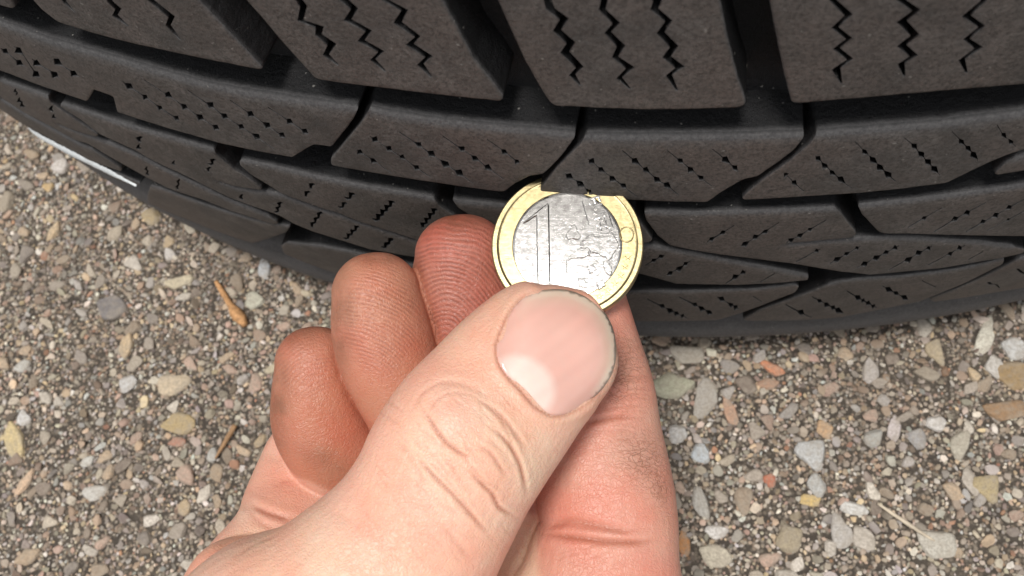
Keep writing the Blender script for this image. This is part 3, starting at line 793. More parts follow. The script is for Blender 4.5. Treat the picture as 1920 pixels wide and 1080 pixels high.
for s_ in st_sorted:
    Pc = cam_from_w(np.array([s_[0], s_[1], 0]) * MM); X, Y = project(Pc)
    if -20 < X < 1940 and -20 < Y < 1100 and not (520 < X < 1230 and Y > 650) and not (Y < 0.0 * X + 590 - 0 and X > 600 and Y < 560):
        vis.append(s_)
    if len(vis) >= 300 - len(feats): break
visset = set(vis)
def add_stone(x, y, a_, b_, ang, col, hz, me):
    o = link('stone', me, ground)
    o.location = (x * MM, y * MM, .0); o.scale = (a_ * MM, b_ * MM, hz * MM)
    o.rotation_euler = (0, 0, ang)
    o.color = (*[float(c) for c in col], 1)
for k, (x, y, a_, b_, ang, col) in enumerate(feats):
    col = np.array(col) * .9 + np.array([.40, .34, .27]) * .25
    add_stone(x, y, a_ * .98, b_ * .98, ang, col, min(a_, b_) * .45 + .3, big_t[k % 14])
for k, (x, y, r) in enumerate(vis):
    col = PAL[rng.choice(len(PAL), p=PW)] * rng.uniform(.75, 1.2)
    add_stone(x, y, r * rng.uniform(1.0, 1.35), r * rng.uniform(.75, 1.0), rng.uniform(0, 6.28), col, r * rng.uniform(.55, .8), big_t[k % 14])
rest = [s_ for s_ in stones if s_ not in visset]
def mass(lst, v_, f_, ntem, name):
    tem = [stone_shape(v_, rng) for _ in range(ntem)]
    T = np.stack(tem); N = len(lst); ar = np.array(lst)
    idx = rng.integers(0, ntem, N)
    V = T[idx].copy()
    a_ = rng.uniform(0, 6.28, N); ca, sa = np.cos(a_), np.sin(a_)
    asp = rng.uniform(.85, 1.35, N)
    V[:, :, 0] *= (ar[:, 2] * asp)[:, None]; V[:, :, 1] *= (ar[:, 2] / asp)[:, None]; V[:, :, 2] *= (ar[:, 2] * rng.uniform(.5, .9, N))[:, None]
    X = V[:, :, 0] * ca[:, None] - V[:, :, 1] * sa[:, None]; Y = V[:, :, 0] * sa[:, None] + V[:, :, 1] * ca[:, None]
    tilt = rng.normal(0, .25, (N, 2))
    Z = V[:, :, 2] + tilt[:, :1] * X + tilt[:, 1:] * Y
    X += ar[:, 0:1]; Y += ar[:, 1:2]; Z += (rng.uniform(-.25, .15, N) * ar[:, 2])[:, None]
    P = np.stack([X, Y, Z], -1).reshape(-1, 3) * MM
    Fa = (f_[None] + (np.arange(N) * len(v_))[:, None, None]).reshape(-1, 3)
    me = make_mesh(name, P, Fa, mat_stone(), False)
    col = PAL[rng.choice(len(PAL), N, p=PW)] * rng.uniform(.5, 1.25, (N, 1)) * rng.uniform(.95, 1.05, (N, 3))
    cattr(me, 'col', np.repeat(col, len(v_), 0))
    o = link(name, me, ground); tag(o, kind='stuff'); return o
mass([s_ for s_ in rest if s_[2] > 1.2], vi2, fi2, 40, 'gravel')
mass([s_ for s_ in rest if s_[2] <= 1.2], vi1, fi1, 40, 'fine_gravel')

# ------------------------------------------------------------------ twigs and straw on the ground
def tube_mesh(name, pts, radii, mat, seg=8, jit=.12, flat=1.0):
    pts = np.array(pts, float); n = len(pts); V, F = [], []
    tg = np.gradient(pts, axis=0); tg /= np.linalg.norm(tg, axis=1)[:, None]
    for i_ in range(n):
        s_ = np.cross(tg[i_], [0, 0, 1]); s_ /= np.linalg.norm(s_); u_ = np.cross(s_, tg[i_])
        for k in range(seg):
            a_ = 2 * math.pi * k / seg; r = radii[i_] * (1 + rng.uniform(-jit, jit))
            V.append(pts[i_] + (s_ * math.cos(a_) + u_ * math.sin(a_) * flat) * r)
    for i_ in range(n - 1):
        for k in range(seg):
            F.append([i_ * seg + k, i_ * seg + (k + 1) % seg, (i_ + 1) * seg + (k + 1) % seg, (i_ + 1) * seg + k])
    F.append([k for k in range(seg)][::-1]); F.append([(n - 1) * seg + k for k in range(seg)])
    return make_mesh(name, np.array(V) * MM, F, mat)
def on_ground(pxs, h):
    g = ground_pt(np.array([p[0] for p in pxs], float), np.array([p[1] for p in pxs], float))
    return [(a_, b_, h_) for (a_, b_), h_ in zip(g, h)]
def lying(name, pxs, h, rad, mat, label, cat, **kw):
    n = len(pxs) * 4; t = np.linspace(0, len(pxs) - 1, n); ks = np.arange(len(pxs))
    P = np.array(on_ground(pxs, h)); P = np.stack([np.interp(t, ks, P[:, k]) for k in range(3)], 1)
    o_ = P[0] * MM; me = tube_mesh(name, P - P[0], np.interp(t, ks, rad), mat, **kw)
    o = link(name, me); o.location = o_; return tag(o, label, cat)
orange = mat_simple('orange_wood', (.50, .27, .12), .75, 900, .0006, var=.45)
lying('twig', [(411, 533), (418, 545), (428, 562), (438, 578), (448, 592), (458, 604), (464, 614)], [2.3, 2.0, 1.8, 1.9, 2.0, 1.9, 1.6], [.6, .8, .8, 1.0, 1.8, 1.6, .8], orange, 'short orange twig with a thick broken end lying on the gravel below the tyre', 'twig')
lying('twig', [(446, 800), (436, 818), (424, 838), (408, 862)], [2.0, 2.0, 1.9, 1.6], [.7, .7, .6, .2], mat_simple('brown_wood', (.34, .20, .10), .7, 600, .0003), 'thin brown twig lying on the gravel left of the little finger', 'twig')
lying('straw', [(1642, 946), (1670, 966), (1700, 986), (1728, 1004), (1748, 1016)], [2.0, 2.1, 2.1, 2.0, 1.9], [.3, .45, .5, .4, .2], mat_simple('dry_straw', (.55, .47, .36), .7, 500, .0002), 'pale dry straw lying on the gravel at the lower right', 'straw')
lying('leaf_scrap', [(398, 1045), (388, 1056), (376, 1066), (362, 1073)], [3.0, 2.6, 2.2, 2.0], [1.0, 1.7, 1.7, .5], mat_simple('red_leaf', (.38, .13, .06), .7, 500, .0002), 'reddish brown leaf scrap on the gravel beside the wrist', 'leaf', flat=.3)

# ------------------------------------------------------------------ coin
coin_up = np.array([0, 1, 0.]) - coin_n * coin_n[1]; coin_up /= np.linalg.norm(coin_up)
coin_rt = np.cross(coin_up, coin_n)
coin = empty('coin')
Mc = Matrix.Identity(4)
for k, ax in enumerate((coin_rt, coin_up, coin_n)):
    wv = R @ ax
    for r_ in range(3): Mc[r_][k] = wv[r_]
Mc.translation = Vector(w_from_cam(coin_c))
coin.matrix_world = Mc
tag(coin, 'one euro coin, gold ring round a silver centre, pushed into the tyre groove', 'coin')
GOLD = mat_coin('coin_gold', (.39, .325, .185), (.26, .21, .11), .30)
SILV = mat_coin('coin_silver', (.50, .49, .48), (.30, .29, .28), .13)
RC = 12.0; RI = 8.62
def lathe(name, prof_, seg, mat, reed=None):
    n = len(prof_); V = []
    for k in range(seg):
        a_ = 2 * math.pi * k / seg
        for (r, z) in prof_:
            if reed and r > RC - .05:
                s_ = int(a_ / (2 * math.pi) * 6) % 2
                if s_ == 0 and k % 2: r -= .09
            V.append((r * math.cos(a_), r * math.sin(a_), z))
    F = []
    for k in range(seg):
        for i_ in range(n - 1):
            F.append([k * n + i_, ((k + 1) % seg) * n + i_, ((k + 1) % seg) * n + i_ + 1, k * n + i_ + 1])
    if prof_[0][0] > 1e-6 and name == 'ring':
        pass
    return make_mesh(name, np.array(V) * MM, F, mat, False)
ring_prof = [(RI, -2.3), (RC - 1.3, -2.3), (RC - .9, -2.42), (RC - .3, -2.42), (RC, -2.2), (RC, -1.2), (RC, -.2), (RC - .1, -.02), (RC - .25, .06), (RC - .85, .06), (RC - .98, .02), (RC - 1.08, -.16), (RC - 1.25, -.2), (RI + .06, -.2), (RI + .015, -.28), (RI, -.5), (RI, -2.3)]
link('ring', lathe('ring', ring_prof, 360, GOLD, reed=True), coin)
core_prof = [(0.0001, -2.25), (RI - .001, -2.25), (RI - .001, -.32), (RI - .05, -.23), (RI - .35, -.20), (4, -.20), (.0001, -.20)]
link('core', lathe('core', core_prof, 180, SILV), coin)
def to_coin(px, py):
    d = px3(px, py, 1.0); t = np.dot(coin_c, coin_n) / np.dot(d, coin_n)
    q = d * t - coin_c; return np.array([np.dot(q, coin_rt), np.dot(q, coin_up)])
def plate(name, poly, z0_, z1_, mat, bev=.10):
    """low relief on the coin: prism with a sloping rim"""
    poly = np.array(poly, float)
    ar = .5 * np.sum(poly[:, 0] * np.roll(poly[:, 1], -1) - np.roll(poly[:, 0], -1) * poly[:, 1])
    if ar < 0: poly = poly[::-1]
    tg = np.roll(poly, -1, 0) - np.roll(poly, 1, 0); tg /= np.linalg.norm(tg, axis=1)[:, None] + 1e-9
    inn = poly + np.stack([-tg[:, 1], tg[:, 0]], 1) * bev
    n = len(poly)
    V = [(x, y, z0_) for x, y in poly] + [(x, y, z1_) for x, y in inn]
    res = delaunay_2d_cdt([Vector(p) for p in inn.tolist()], [(i_, (i_ + 1) % n) for i_ in range(n)], [], 1, 1e-6)
    F = [[i_, (i_ + 1) % n, n + (i_ + 1) % n, n + i_] for i_ in range(n)]
    if len(res[0]) == n: F += [[n + i_ for i_ in f] for f in res[2]]
    else: F.append([n + i_ for i_ in range(n)])
    return make_mesh(name, np.array(V) * MM, F, mat, False)
def cz(pts): return [to_coin(900 + x / 6, 330 + y / 6) for x, y in pts]
ZS = -.20
num = cz([(478, 520), (760, 300), (778, 330), (785, 700), (792, 1080), (800, 1500), (660, 1500), (640, 1080), (632, 700), (630, 450), (560, 500), (490, 535)])
link('numeral', plate('numeral', refine(num, .6), ZS - .03, ZS + .24, SILV, .22), coin)
maps = [[(965, 690), (970, 640), (1010, 600), (1050, 530), (1090, 590), (1140, 690), (1100, 720), (1050, 700), (1000, 720)],
        [(1115, 750), (1190, 690), (1260, 640), (1330, 690), (1380, 650), (1480, 630), (1520, 680), (1570, 780), (1520, 850), (1470, 930), (1450, 950), (1330, 880), (1240, 860), (1210, 800), (1170, 830), (1130, 810)],
        [(1090, 830), (1200, 820), (1250, 880), (1180, 920), (1060, 930), (985, 950), (1000, 900)],
        [(1380, 960), (1450, 970), (1500, 1050), (1470, 1130), (1400, 1080)], [(1200, 1010), (1290, 980), (1310, 1060), (1240, 1110)],
        [(1100, 1150), (1190, 1160), (1200, 1260), (1120, 1250)], [(1300, 1200), (1380, 1160), (1420, 1230), (1340, 1290)]]
for mp in maps:
    q = refine(cz(mp), .28); q = q + rng.normal(0, .07, q.shape)
    link('map_relief', plate('map_relief', q, ZS - .02, ZS + .17, SILV, .13), coin)
# raised lines that run across the map
for a_, b_ in (((1150, 280), (1225, 550)), ((1430, 380), (1500, 580)), ((1395, 440), (1435, 600)), ((1340, 470), (1370, 620)), ((970, 940), (980, 1100))):
    p, q = cz([a_, b_]); d_ = (q - p) / np.linalg.norm(q - p); nn = np.array([-d_[1], d_[0]]) * .09
    link('raised_line', plate('raised_line', refine([p - nn, q - nn, q + nn, p + nn], .5), ZS - .02, ZS + .14, SILV, .08), coin)
def text(name, body, at, size, rot, mat, z, ext=.09):
    cu = bpy.data.curves.new(name, 'FONT'); cu.body = body; cu.size = size; cu.extrude = ext; cu.bevel_depth = .05
    cu.align_x = 'CENTER'; cu.align_y = 'CENTER'; cu.resolution_u = 4
    to = bpy.data.objects.new(name, cu); C.objects.link(to)
    me = bpy.data.meshes.new_from_object(to.evaluated_get(bpy.context.evaluated_depsgraph_get()))
    bpy.data.objects.remove(to); me.transform(Matrix.Scale(MM, 4)); me.materials.clear(); me.materials.append(mat)
    o = link(name, me, coin); o.location = (at[0] * MM, at[1] * MM, z * MM); o.rotation_euler = (0, 0, rot); return o
ep = cz([(1345, 455)])[0]
text('lettering', 'EURO', ep, 2.7, -1.25, SILV, ZS)
def star(c, r, rot):
    return [(c[0] + (r if k % 2 == 0 else r * .42) * math.sin(rot + k * math.pi / 5), c[1] + (r if k % 2 == 0 else r * .42) * math.cos(rot + k * math.pi / 5)) for k in range(10)]
rs_ = (RI + RC - 1.1) / 2
for k in range(7):
    ang = math.radians(-12 - k * 9.3)
    c_ = (rs_ * math.cos(ang), rs_ * math.sin(ang))
    o = link('star', plate('star', star(c_, .66, 0), -.22, -.02, GOLD, .09), coin)
ring_c = cz([(1650, 655)])[0]
t = np.linspace(0, 2 * math.pi, 40, endpoint=False)
V = []; F = []
for k, (dr, z) in enumerate(((-.12, -.22), (-.05, -.08), (.05, -.08), (.12, -.22))):
    for a_ in t: V.append((ring_c[0] + (1.05 + dr) * math.cos(a_), ring_c[1] + (1.25 + dr) * math.sin(a_), z))
for k in range(3):
    for i_ in range(40): F.append([k * 40 + i_, k * 40 + (i_ + 1) % 40, (k + 1) * 40 + (i_ + 1) % 40, (k + 1) * 40 + i_])
link('mint_mark', make_mesh('mint_mark', np.array(V) * MM, F, GOLD), coin)

# ------------------------------------------------------------------ hand
def catmull(P, k):
    P = np.asarray(P, float); n = len(P); out = []
    for i_ in range(n - 1):
        p0, p1, p2, p3 = P[max(i_ - 1, 0)], P[i_], P[i_ + 1], P[min(i_ + 2, n - 1)]
        for j_ in range(k):
            t_ = j_ / k
            out.append(.5 * ((2 * p1) + (-p0 + p2) * t_ + (2 * p0 - 5 * p1 + 4 * p2 - p3) * t_ ** 2 + (-p0 + 3 * p1 - 3 * p2 + p3) * t_ ** 3))
    out.append(P[-1]); return np.array(out)
def tip(apex, st, n=6):
    """stations for a rounded finger tip between the apex and the first full station"""
    ax, ay = apex; x, y, d, hw, th = st; out = []
    for k in range(n):
        ph = math.radians(89 - k * 89 / n)
        q = math.sin(ph); w = math.cos(ph) ** .92
        out.append((x + (ax - x) * q, y + (ay - y) * q, d, max(hw * w, 1.5), max(th * w, .15)))
    return out + [st]
CH = {}
CH['thumb'] = [(1126, 577, 136.5, 4, .4), (1121, 581, 136.4, 34, 2.4), (1113, 587, 136.2, 58, 3.8), (1097, 601, 136, 90, 5.2), (1067, 628, 135.5, 124, 6.4), (1026, 656, 135, 142, 7.2), (975, 706, 134.5, 151, 8.2), (930, 760, 134, 158, 9.4), (884, 816, 133, 165, 10.6), (847, 873, 132.5, 166, 11), (818, 932, 132, 165, 11), (780, 998, 132, 173, 11.5), (733, 1070, 132, 199, 13), (680, 1150, 132, 242, 15), (600, 1260, 134, 320, 18), (560, 1420, 136, 360, 19)]
CH['index'] = tip((1085, 505), (1092, 585, 155, 88, 7.0)) + [(1106, 650, 155, 94, 7.2), (1122, 730, 154, 104, 7.6), (1128, 800, 153, 110, 7.9), (1132, 870, 152, 122, 8.6), (1136, 935, 151, 130, 9.0), (1143, 985, 150, 128, 8.8), (1134, 1040, 149, 142, 9.4), (1120, 1120, 148, 160, 10), (1060, 1240, 148, 175, 11.5), (960, 1400, 146, 200, 13)]
CH['middle'] = tip((860, 402), (866, 482, 154, 89, 7.0)) + [(868, 530, 155, 100, 7.4), (880, 600, 156, 104, 7.6), (904, 680, 157, 100, 7.2), (935, 780, 156, 88, 7.2), (960, 900, 158, 92, 7.6), (970, 985, 158, 96, 7.8), (960, 1080, 156, 100, 8.6), (920, 1220, 152, 120, 10.5), (840, 1380, 148, 150, 12)]
CH['ring'] = tip((698, 473), (706, 556, 150, 84, 6.8)) + [(714, 610, 150, 93, 7.3), (728, 668, 150.5, 94, 7.4), (750, 730, 151.5, 86, 7.2), (778, 800, 153, 78, 7.0), (815, 880, 158, 86, 7.2), (830, 980, 158, 92, 8), (810, 1120, 156, 110, 10), (740, 1300, 150, 150, 12)]
CH['little'] = tip((584, 612), (590, 684, 156, 74, 6.2)) + [(594, 730, 156, 84, 6.9), (601, 782, 156.5, 92, 7.2), (620, 826, 157, 91, 7.0), (648, 862, 158, 84, 6.2), (680, 892, 160, 60, 4.6), (700, 910, 161, 20, 2)]
CH['little_base'] = [(640, 800, 167, 60, 4), (612, 850, 165, 104, 6), (590, 905, 163, 112, 7), (568, 950, 160, 110, 7.2), (560, 985, 157, 114, 7.6), (550, 1030, 155, 140, 8.6), (540, 1090, 153, 172, 10), (560, 1200, 150, 220, 13), (600, 1350, 146, 280, 15)]
CH['palm_edge'] = [(520, 1040, 146, 50, 4), (490, 1075, 146, 100, 7), (470, 1120, 145, 135, 9), (500, 1240, 145, 200, 12), (560, 1400, 145, 260, 15)]
CH['palm'] = [(760, 1180, 150, 260, 9), (780, 1280, 149, 380, 13), (740, 1450, 146, 470, 16), (680, 1650, 143, 450, 17), (600, 1850, 140, 380, 18), (540, 2030, 136, 320, 18), (490, 2200, 132, 300, 19), (420, 2450, 126, 310, 21)]
def tube(st, seg=40, k=8):
    S_ = catmull(st, k); S_[:, 3] = np.maximum(S_[:, 3], 1.0); S_[:, 4] = np.maximum(S_[:, 4], .12)
    P = px3(S_[:, 0], S_[:, 1], S_[:, 2]); hw = S_[:, 3] * S_[:, 2] / F_PX; th = S_[:, 4]
    tg = np.gradient(P, axis=0); tg /= np.linalg.norm(tg, axis=1)[:, None] + 1e-9
    # average the direction so that the rings do not cross
    ker = np.ones(7) / 7; pad = np.pad(tg, ((3, 3), (0, 0)), 'edge')
    tg = np.stack([np.convolve(pad[:, c_], ker, 'valid') for c_ in range(3)], 1); tg /= np.linalg.norm(tg, axis=1)[:, None]
    vd = P / np.linalg.norm(P, axis=1)[:, None]
    wv = np.cross(tg, vd); wv /= np.linalg.norm(wv, axis=1)[:, None]
    nv = np.cross(wv, tg)
    a_ = np.linspace(0, 2 * math.pi, seg, endpoint=False); ca, sa = np.cos(a_), np.sin(a_)
    pw = lambda x: np.sign(x) * np.abs(x) ** .92
    V = P[:, None] + wv[:, None] * (pw(ca)[None, :, None] * hw[:, None, None]) + nv[:, None] * (pw(sa)[None, :, None] * th[:, None, None])
    n = len(P); V = V.reshape(-1, 3)
    F = [[i_ * seg + j_, i_ * seg + (j_ + 1) % seg, (i_ + 1) * seg + (j_ + 1) % seg, (i_ + 1) * seg + j_] for i_ in range(n - 1) for j_ in range(seg)]
    F.append([j_ for j_ in range(seg)][::-1]); F.append([(n - 1) * seg + j_ for j_ in range(seg)])
    return V, F, P
V, F, off = [], [], 0
CL = {}
for nm, st in CH.items():
    v_, f_, cl_ = tube(st); CL[nm] = cl_
    V.append(v_); F += [[i_ + off for i_ in f] for f in f_]; off += len(v_)
V = np.concatenate(V)
me0 = make_mesh('hand_raw', V * MM, F, None)
bm = bmesh.new(); bm.from_mesh(me0); bmesh.ops.recalc_face_normals(bm, faces=bm.faces); bm.to_mesh(me0); bm.free()
tmp = bpy.data.objects.new('hand_raw', me0); C.objects.link(tmp)
md = tmp.modifiers.new('r', 'REMESH'); md.mode = 'VOXEL'; md.voxel_size = .27 * MM; md.adaptivity = 0
dg = bpy.context.evaluated_depsgraph_get()
me1 = bpy.data.meshes.new_from_object(tmp.evaluated_get(dg))
bpy.data.objects.remove(tmp)
nv = len(me1.vertices); P = np.empty(nv * 3); me1.vertices.foreach_get('co', P); P = P.reshape(-1, 3) / MM      # camera space, mm
nf = len(me1.polygons); Fq = np.empty(len(me1.loops), np.int32); me1.loops.foreach_get('vertex_index', Fq); Fq = Fq.reshape(-1, 4)
ed = np.empty(len(me1.edges) * 2, np.int32); me1.edges.foreach_get('vertices', ed); ed = ed.reshape(-1, 2)
deg = np.bincount(ed.ravel(), minlength=nv).astype(float)
def smooth(X, it, lam=.5):
    for _ in range(it):
        s_ = np.stack([np.bincount(ed[:, 0], X[ed[:, 1], c_], nv) + np.bincount(ed[:, 1], X[ed[:, 0], c_], nv) for c_ in range(X.shape[1])], 1)
        X = X + lam * (s_ / deg[:, None] - X)
    return X
for _ in range(6):
    P = smooth(P, 1, .6); P = smooth(P, 1, -.56)
P = smooth(P, 5, .5)
def normals(P):
    a_, b_, c_, d_ = (P[Fq[:, k]] for k in range(4))
    fn = np.cross(c_ - a_, d_ - b_)
    N = np.zeros_like(P)
    for k in range(4):
        for c__ in range(3): N[:, c__] += np.bincount(Fq[:, k], fn[:, c__], nv)
    return N / (np.linalg.norm(N, axis=1)[:, None] + 1e-12)
N = normals(P)
if (N * P).sum(1)[np.argmin(-P[:, 2])] > 0: N = -N; Fq = Fq[:, ::-1]
X, Y = project(P); PXY = np.stack([X, Y], 1)
facing = -(N * P).sum(1) / np.linalg.norm(P, axis=1)            # >0: faces the camera
# which finger does each vertex belong to
names = list(CH); D = []
hwm = []
for nm in names:
    S_ = catmull(CH[nm], 2); Q = px3(S_[:, 0], S_[:, 1], S_[:, 2]); hw = np.maximum(S_[:, 3] * S_[:, 2] / F_PX, 1); th = np.maximum(S_[:, 4], .8)
    best = np.full(nv, 1e9)
    for q, h, t_ in zip(Q, hw, th):
        e = P - q; dd = np.sqrt((e[:, 0] ** 2 + e[:, 1] ** 2) / h ** 2 + (e[:, 2] / t_) ** 2)
        best = np.minimum(best, dd)
    D.append(best)
own = np.argmin(np.stack(D), 0)
is_ = {nm: own == k for k, nm in enumerate(names)}
disp = np.zeros(nv); crease = np.zeros(nv)
def groove(mask, pts, w, depth, red=1.0, ridge=.35):
    m_ = mask & (facing > .05) & (X > -100) & (Y < 1200)
    ids = np.where(m_)[0]
    if not len(ids): return
    S_ = catmull(pts, 6)
    d = seg_dist(PXY[ids], S_, False)
    # taper towards the ends
    e0 = np.linalg.norm(PXY[ids] - S_[0], axis=1); e1 = np.linalg.norm(PXY[ids] - S_[-1], axis=1)
    L = np.linalg.norm(np.diff(S_, axis=0), axis=1).sum()
    tp = np.clip(np.minimum(e0, e1) / (.22 * L), .15, 1)
    g = np.exp(-(d / w) ** 2) * tp
    depth = depth * .72
    disp[ids] -= depth * g
    disp[ids] += ridge * depth * np.exp(-((d - 2.4 * w) / (1.4 * w)) ** 2) * tp
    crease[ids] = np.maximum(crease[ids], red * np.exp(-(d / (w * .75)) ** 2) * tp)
th_ = is_['thumb'] | is_['palm'] | is_['palm_edge']
DD = np.stack(D)
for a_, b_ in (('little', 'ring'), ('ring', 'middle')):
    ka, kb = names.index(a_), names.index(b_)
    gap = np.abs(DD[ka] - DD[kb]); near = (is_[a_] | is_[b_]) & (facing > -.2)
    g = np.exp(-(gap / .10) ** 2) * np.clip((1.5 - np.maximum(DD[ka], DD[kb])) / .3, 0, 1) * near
    disp -= .25 * g; crease[:] = np.maximum(crease, .8 * np.exp(-(gap / .12) ** 2) * near * np.clip((1.35 - np.maximum(DD[ka], DD[kb])) / .2, 0, 1))  # seams between fingers darkened with the crease colour, as painted shade
T3 = lambda p: [(780 + x / 2.842, 700 + y / 2.842) for x, y in p]
groove(th_, T3([(310, 130), (440, 210), (530, 320), (600, 420)]), 3.8, .26, .6)
groove(th_, T3([(410, 290), (490, 370), (550, 470), (580, 580), (590, 650)]), 3.8, .40, 1)
groove(th_, T3([(330, 380), (400, 430), (460, 520), (480, 545)]), 3.6, .22, .55)
groove(th_, T3([(40, 190), (130, 330), (200, 400), (310, 465)]), 3.8, .38, .9)
groove(th_, T3([(285, 520), (350, 590), (410, 650), (450, 720), (540, 770)]), 3.8, .40, 1.0)
groove(th_, T3([(-10, 430), (90, 540), (200, 650), (300, 760), (410, 880)]), 3.8, .38, .9)
groove(th_, T3([(150, 430), (230, 560), (260, 600)]), 4, .14, .35)
groove(th_, T3([(-120, 330), (-40, 430), (10, 520), (60, 640)]), 7, .14, .25)
groove(th_, T3([(100, 60), (250, 60), (400, 140)]), 7, .12, .15)
groove(th_, T3([(130, 780), (210, 900), (300, 1000)]), 8, .12, .25)
groove(th_, [(600, 950), (700, 1000), (760, 1070)], 14, .12, .1)
groove(np.ones(nv, bool), [(430, 1046), (452, 1038), (480, 1018), (520, 1003)], 3.5, .12, .3, 0)
groove(th_, [(806, 772), (822, 748), (852, 736), (885, 742)], 3.2, .09, .3)
groove(th_, [(770, 772), (792, 738), (830, 716), (880, 716)], 4, .10, .25)
groove(th_, [(905, 752), (940, 790), (962, 838), (975, 880)], 3, .14, .4)
groove(th_, [(812, 800), (838, 828), (868, 842), (905, 842)], 3, .07, .25)
groove(th_, [(790, 850), (826, 888), (866, 934), (900, 985)], 3, .10, .3)
groove(th_, [(870, 860), (892, 884), (912, 905), (940, 918)], 3, .14, .4)
for k in range(60):        # fine parallel lines across the knuckle
    x = 740 + rng.uniform(-60, 220); y = 760 + rng.uniform(-40, 270)
    a_ = rng.uniform(.85, 1.1); L = rng.uniform(25, 60)
    groove(th_, [(x, y), (x + L * .5 * math.cos(a_), y + L * .5 * math.sin(a_)), (x + L * math.cos(a_ - .15), y + L * math.sin(a_ - .15))], 2.6, .06, .22, .2)
m_ = th_ & (facing > 0)
disp[m_] += .38 * np.exp(-(((X[m_] - 850) / 38) ** 2 + ((Y[m_] - 785) / 34) ** 2)) + .35 * np.exp(-(((X[m_] - 920) / 30) ** 2 + ((Y[m_] - 880) / 42) ** 2))
ix = is_['index']
groove(ix, [(1095, 795), (1125, 787), (1160, 782), (1190, 778)], 5, .35, .8)
groove(ix, [(1012, 998), (1061, 978), (1118, 985), (1176, 996), (1205, 990)], 7, .40, .55)
groove(ix, [(1012, 1000), (1083, 1008), (1132, 1014), (1200, 1016), (1235, 1010)], 6, .50, 1.0)
for k in range(12):
    y = 700 + k * 12 + rng.uniform(-4, 4); x = 1130 + rng.uniform(-10, 50)
    groove(ix, [(x, y + 4), (x + 25, y), (x + 50 + rng.uniform(0, 20), y + 3)], 2.6, .10, .25, .1)
for k in range(14):
    y = 1020 + k * 9; x = 1020 + rng.uniform(0, 60)
    groove(ix, [(x, y + 14), (x + 35, y + 2), (x + 80, y - 3)], 3, .08, .2, .1)
mi = is_['middle']
groove(mi, [(960, 985), (990, 988), (1015, 994)], 5, .4, .9); groove(mi, [(950, 1010), (985, 1018), (1005, 1024)], 5, .3, .8)
lb = is_['little_base'] | is_['palm_edge']
groove(lb, [(466, 946), (500, 960), (525, 968), (550, 976)], 6, .45, .8)
groove(lb, [(462, 955), (490, 980), (520, 995)], 6, .2, .3)
groove(lb, [(520, 905), (540, 900), (575, 893)], 5, .12, .2)
P = P + N * disp[:, None]
X, Y = project(P); PXY = np.stack([X, Y], 1)
# nail bed: a shallow step round the nail
NAIL = [(931, 647), (940, 619), (960, 580), (985, 555), (1019, 544), (1060, 543), (1097, 556), (1127, 577), (1147, 609), (1155, 644), (1154, 678), (1145, 706), (1127, 732), (1102, 755), (1074, 772), (1048, 780), (1024, 775), (1000, 759), (974, 730), (949, 703), (934, 675)]
nl = catmull(NAIL + [NAIL[0]], 5)[:-1]
ids = np.where(is_['thumb'] & (facing > -.1))[0]
dn = seg_dist(PXY[ids], nl); ins = inside(PXY[ids], nl)
def freeness(x, y):
    dx, dy = x - 1036, y - 662; return np.clip((((.8 * dx - .6 * dy) / (np.hypot(dx, dy) + 1)) - .05) / .5, 0, 1)
prox = 1 - freeness(X[ids], Y[ids])          # no fold at the free edge
rim = np.where(ins, -.24, .20 * np.exp(-((dn - 10) / 9) ** 2)) * np.where(ins, 1, prox)
rim += np.where(ins, 0, -.12 * np.exp(-(dn / 3.5) ** 2))
P[ids] += N[ids] * rim[:, None]
crease[ids] = np.maximum(crease[ids], np.where(ins, 0, .65 * np.exp(-(dn / 4) ** 2) * (.1 + .9 * prox)))
N = normals(P)
if (N * P).sum(1)[np.argmin(-P[:, 2])] > 0: N = -N
# colouring of the skin
tint = np.empty((nv, 3)); tint[:] = (.66, .39, .27)
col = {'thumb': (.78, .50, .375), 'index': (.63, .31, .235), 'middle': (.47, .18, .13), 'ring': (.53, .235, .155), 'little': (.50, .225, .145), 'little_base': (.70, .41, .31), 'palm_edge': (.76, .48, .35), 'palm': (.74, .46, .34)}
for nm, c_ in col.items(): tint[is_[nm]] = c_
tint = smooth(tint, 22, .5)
def lf(sc, seed):
    r_ = np.random.default_rng(seed); o_ = np.zeros(nv)
    for k in range(10): o_ += np.sin(P @ r_.normal(0, 1 / sc, 3) + r_.uniform(0, 6.28))
    return o_ / 4.5
tint *= 1 + (.05 * lf(5, 1)[:, None] * np.array([-.3, 1.6, 1.4]) + .04 * lf(2, 2)[:, None] * np.array([0, 1.2, 1.3]))
m_ = is_['thumb']; k = np.clip(1 - np.hypot((X - 1040) / 150, (Y - 650) / 150), 0, 1)
tint[m_] *= 1 - (k * .0)[m_, None]
k = np.exp(-(((X - 855) / 60) ** 2 + ((Y - 790) / 55) ** 2)) * is_['thumb']
tint += k[:, None] * np.array([.04, -.03, -.01])
dirt = np.zeros(nv)
def blotch(mask, cx, cy, rx, ry, a_, amt):
    dx, dy = X - cx, Y - cy; u_ = (dx * math.cos(a_) + dy * math.sin(a_)) / rx; v__ = (-dx * math.sin(a_) + dy * math.cos(a_)) / ry
    dirt[:] = np.maximum(dirt, amt * np.exp(-(u_ ** 2 + v__ ** 2)) * mask)
blotch(is_['middle'], 850, 405, 75, 26, 0, .9); blotch(is_['ring'], 636, 610, 26, 120, .05, .75); blotch(is_['ring'], 700, 480, 65, 18, 0, .65)
blotch(is_['little'], 522, 760, 24, 95, .0, .8); blotch(is_['little'], 600, 860, 60, 24, .6, .45); blotch(is_['little'], 560, 630, 40, 20, -.5, .6)
blotch(ix, 1205, 860, 34, 60, -.5, .45); blotch(ix, 1235, 900, 16, 60, -.2, .4); blotch(ix, 1165, 700, 26, 70, .2, .35)
wr = np.zeros(nv)
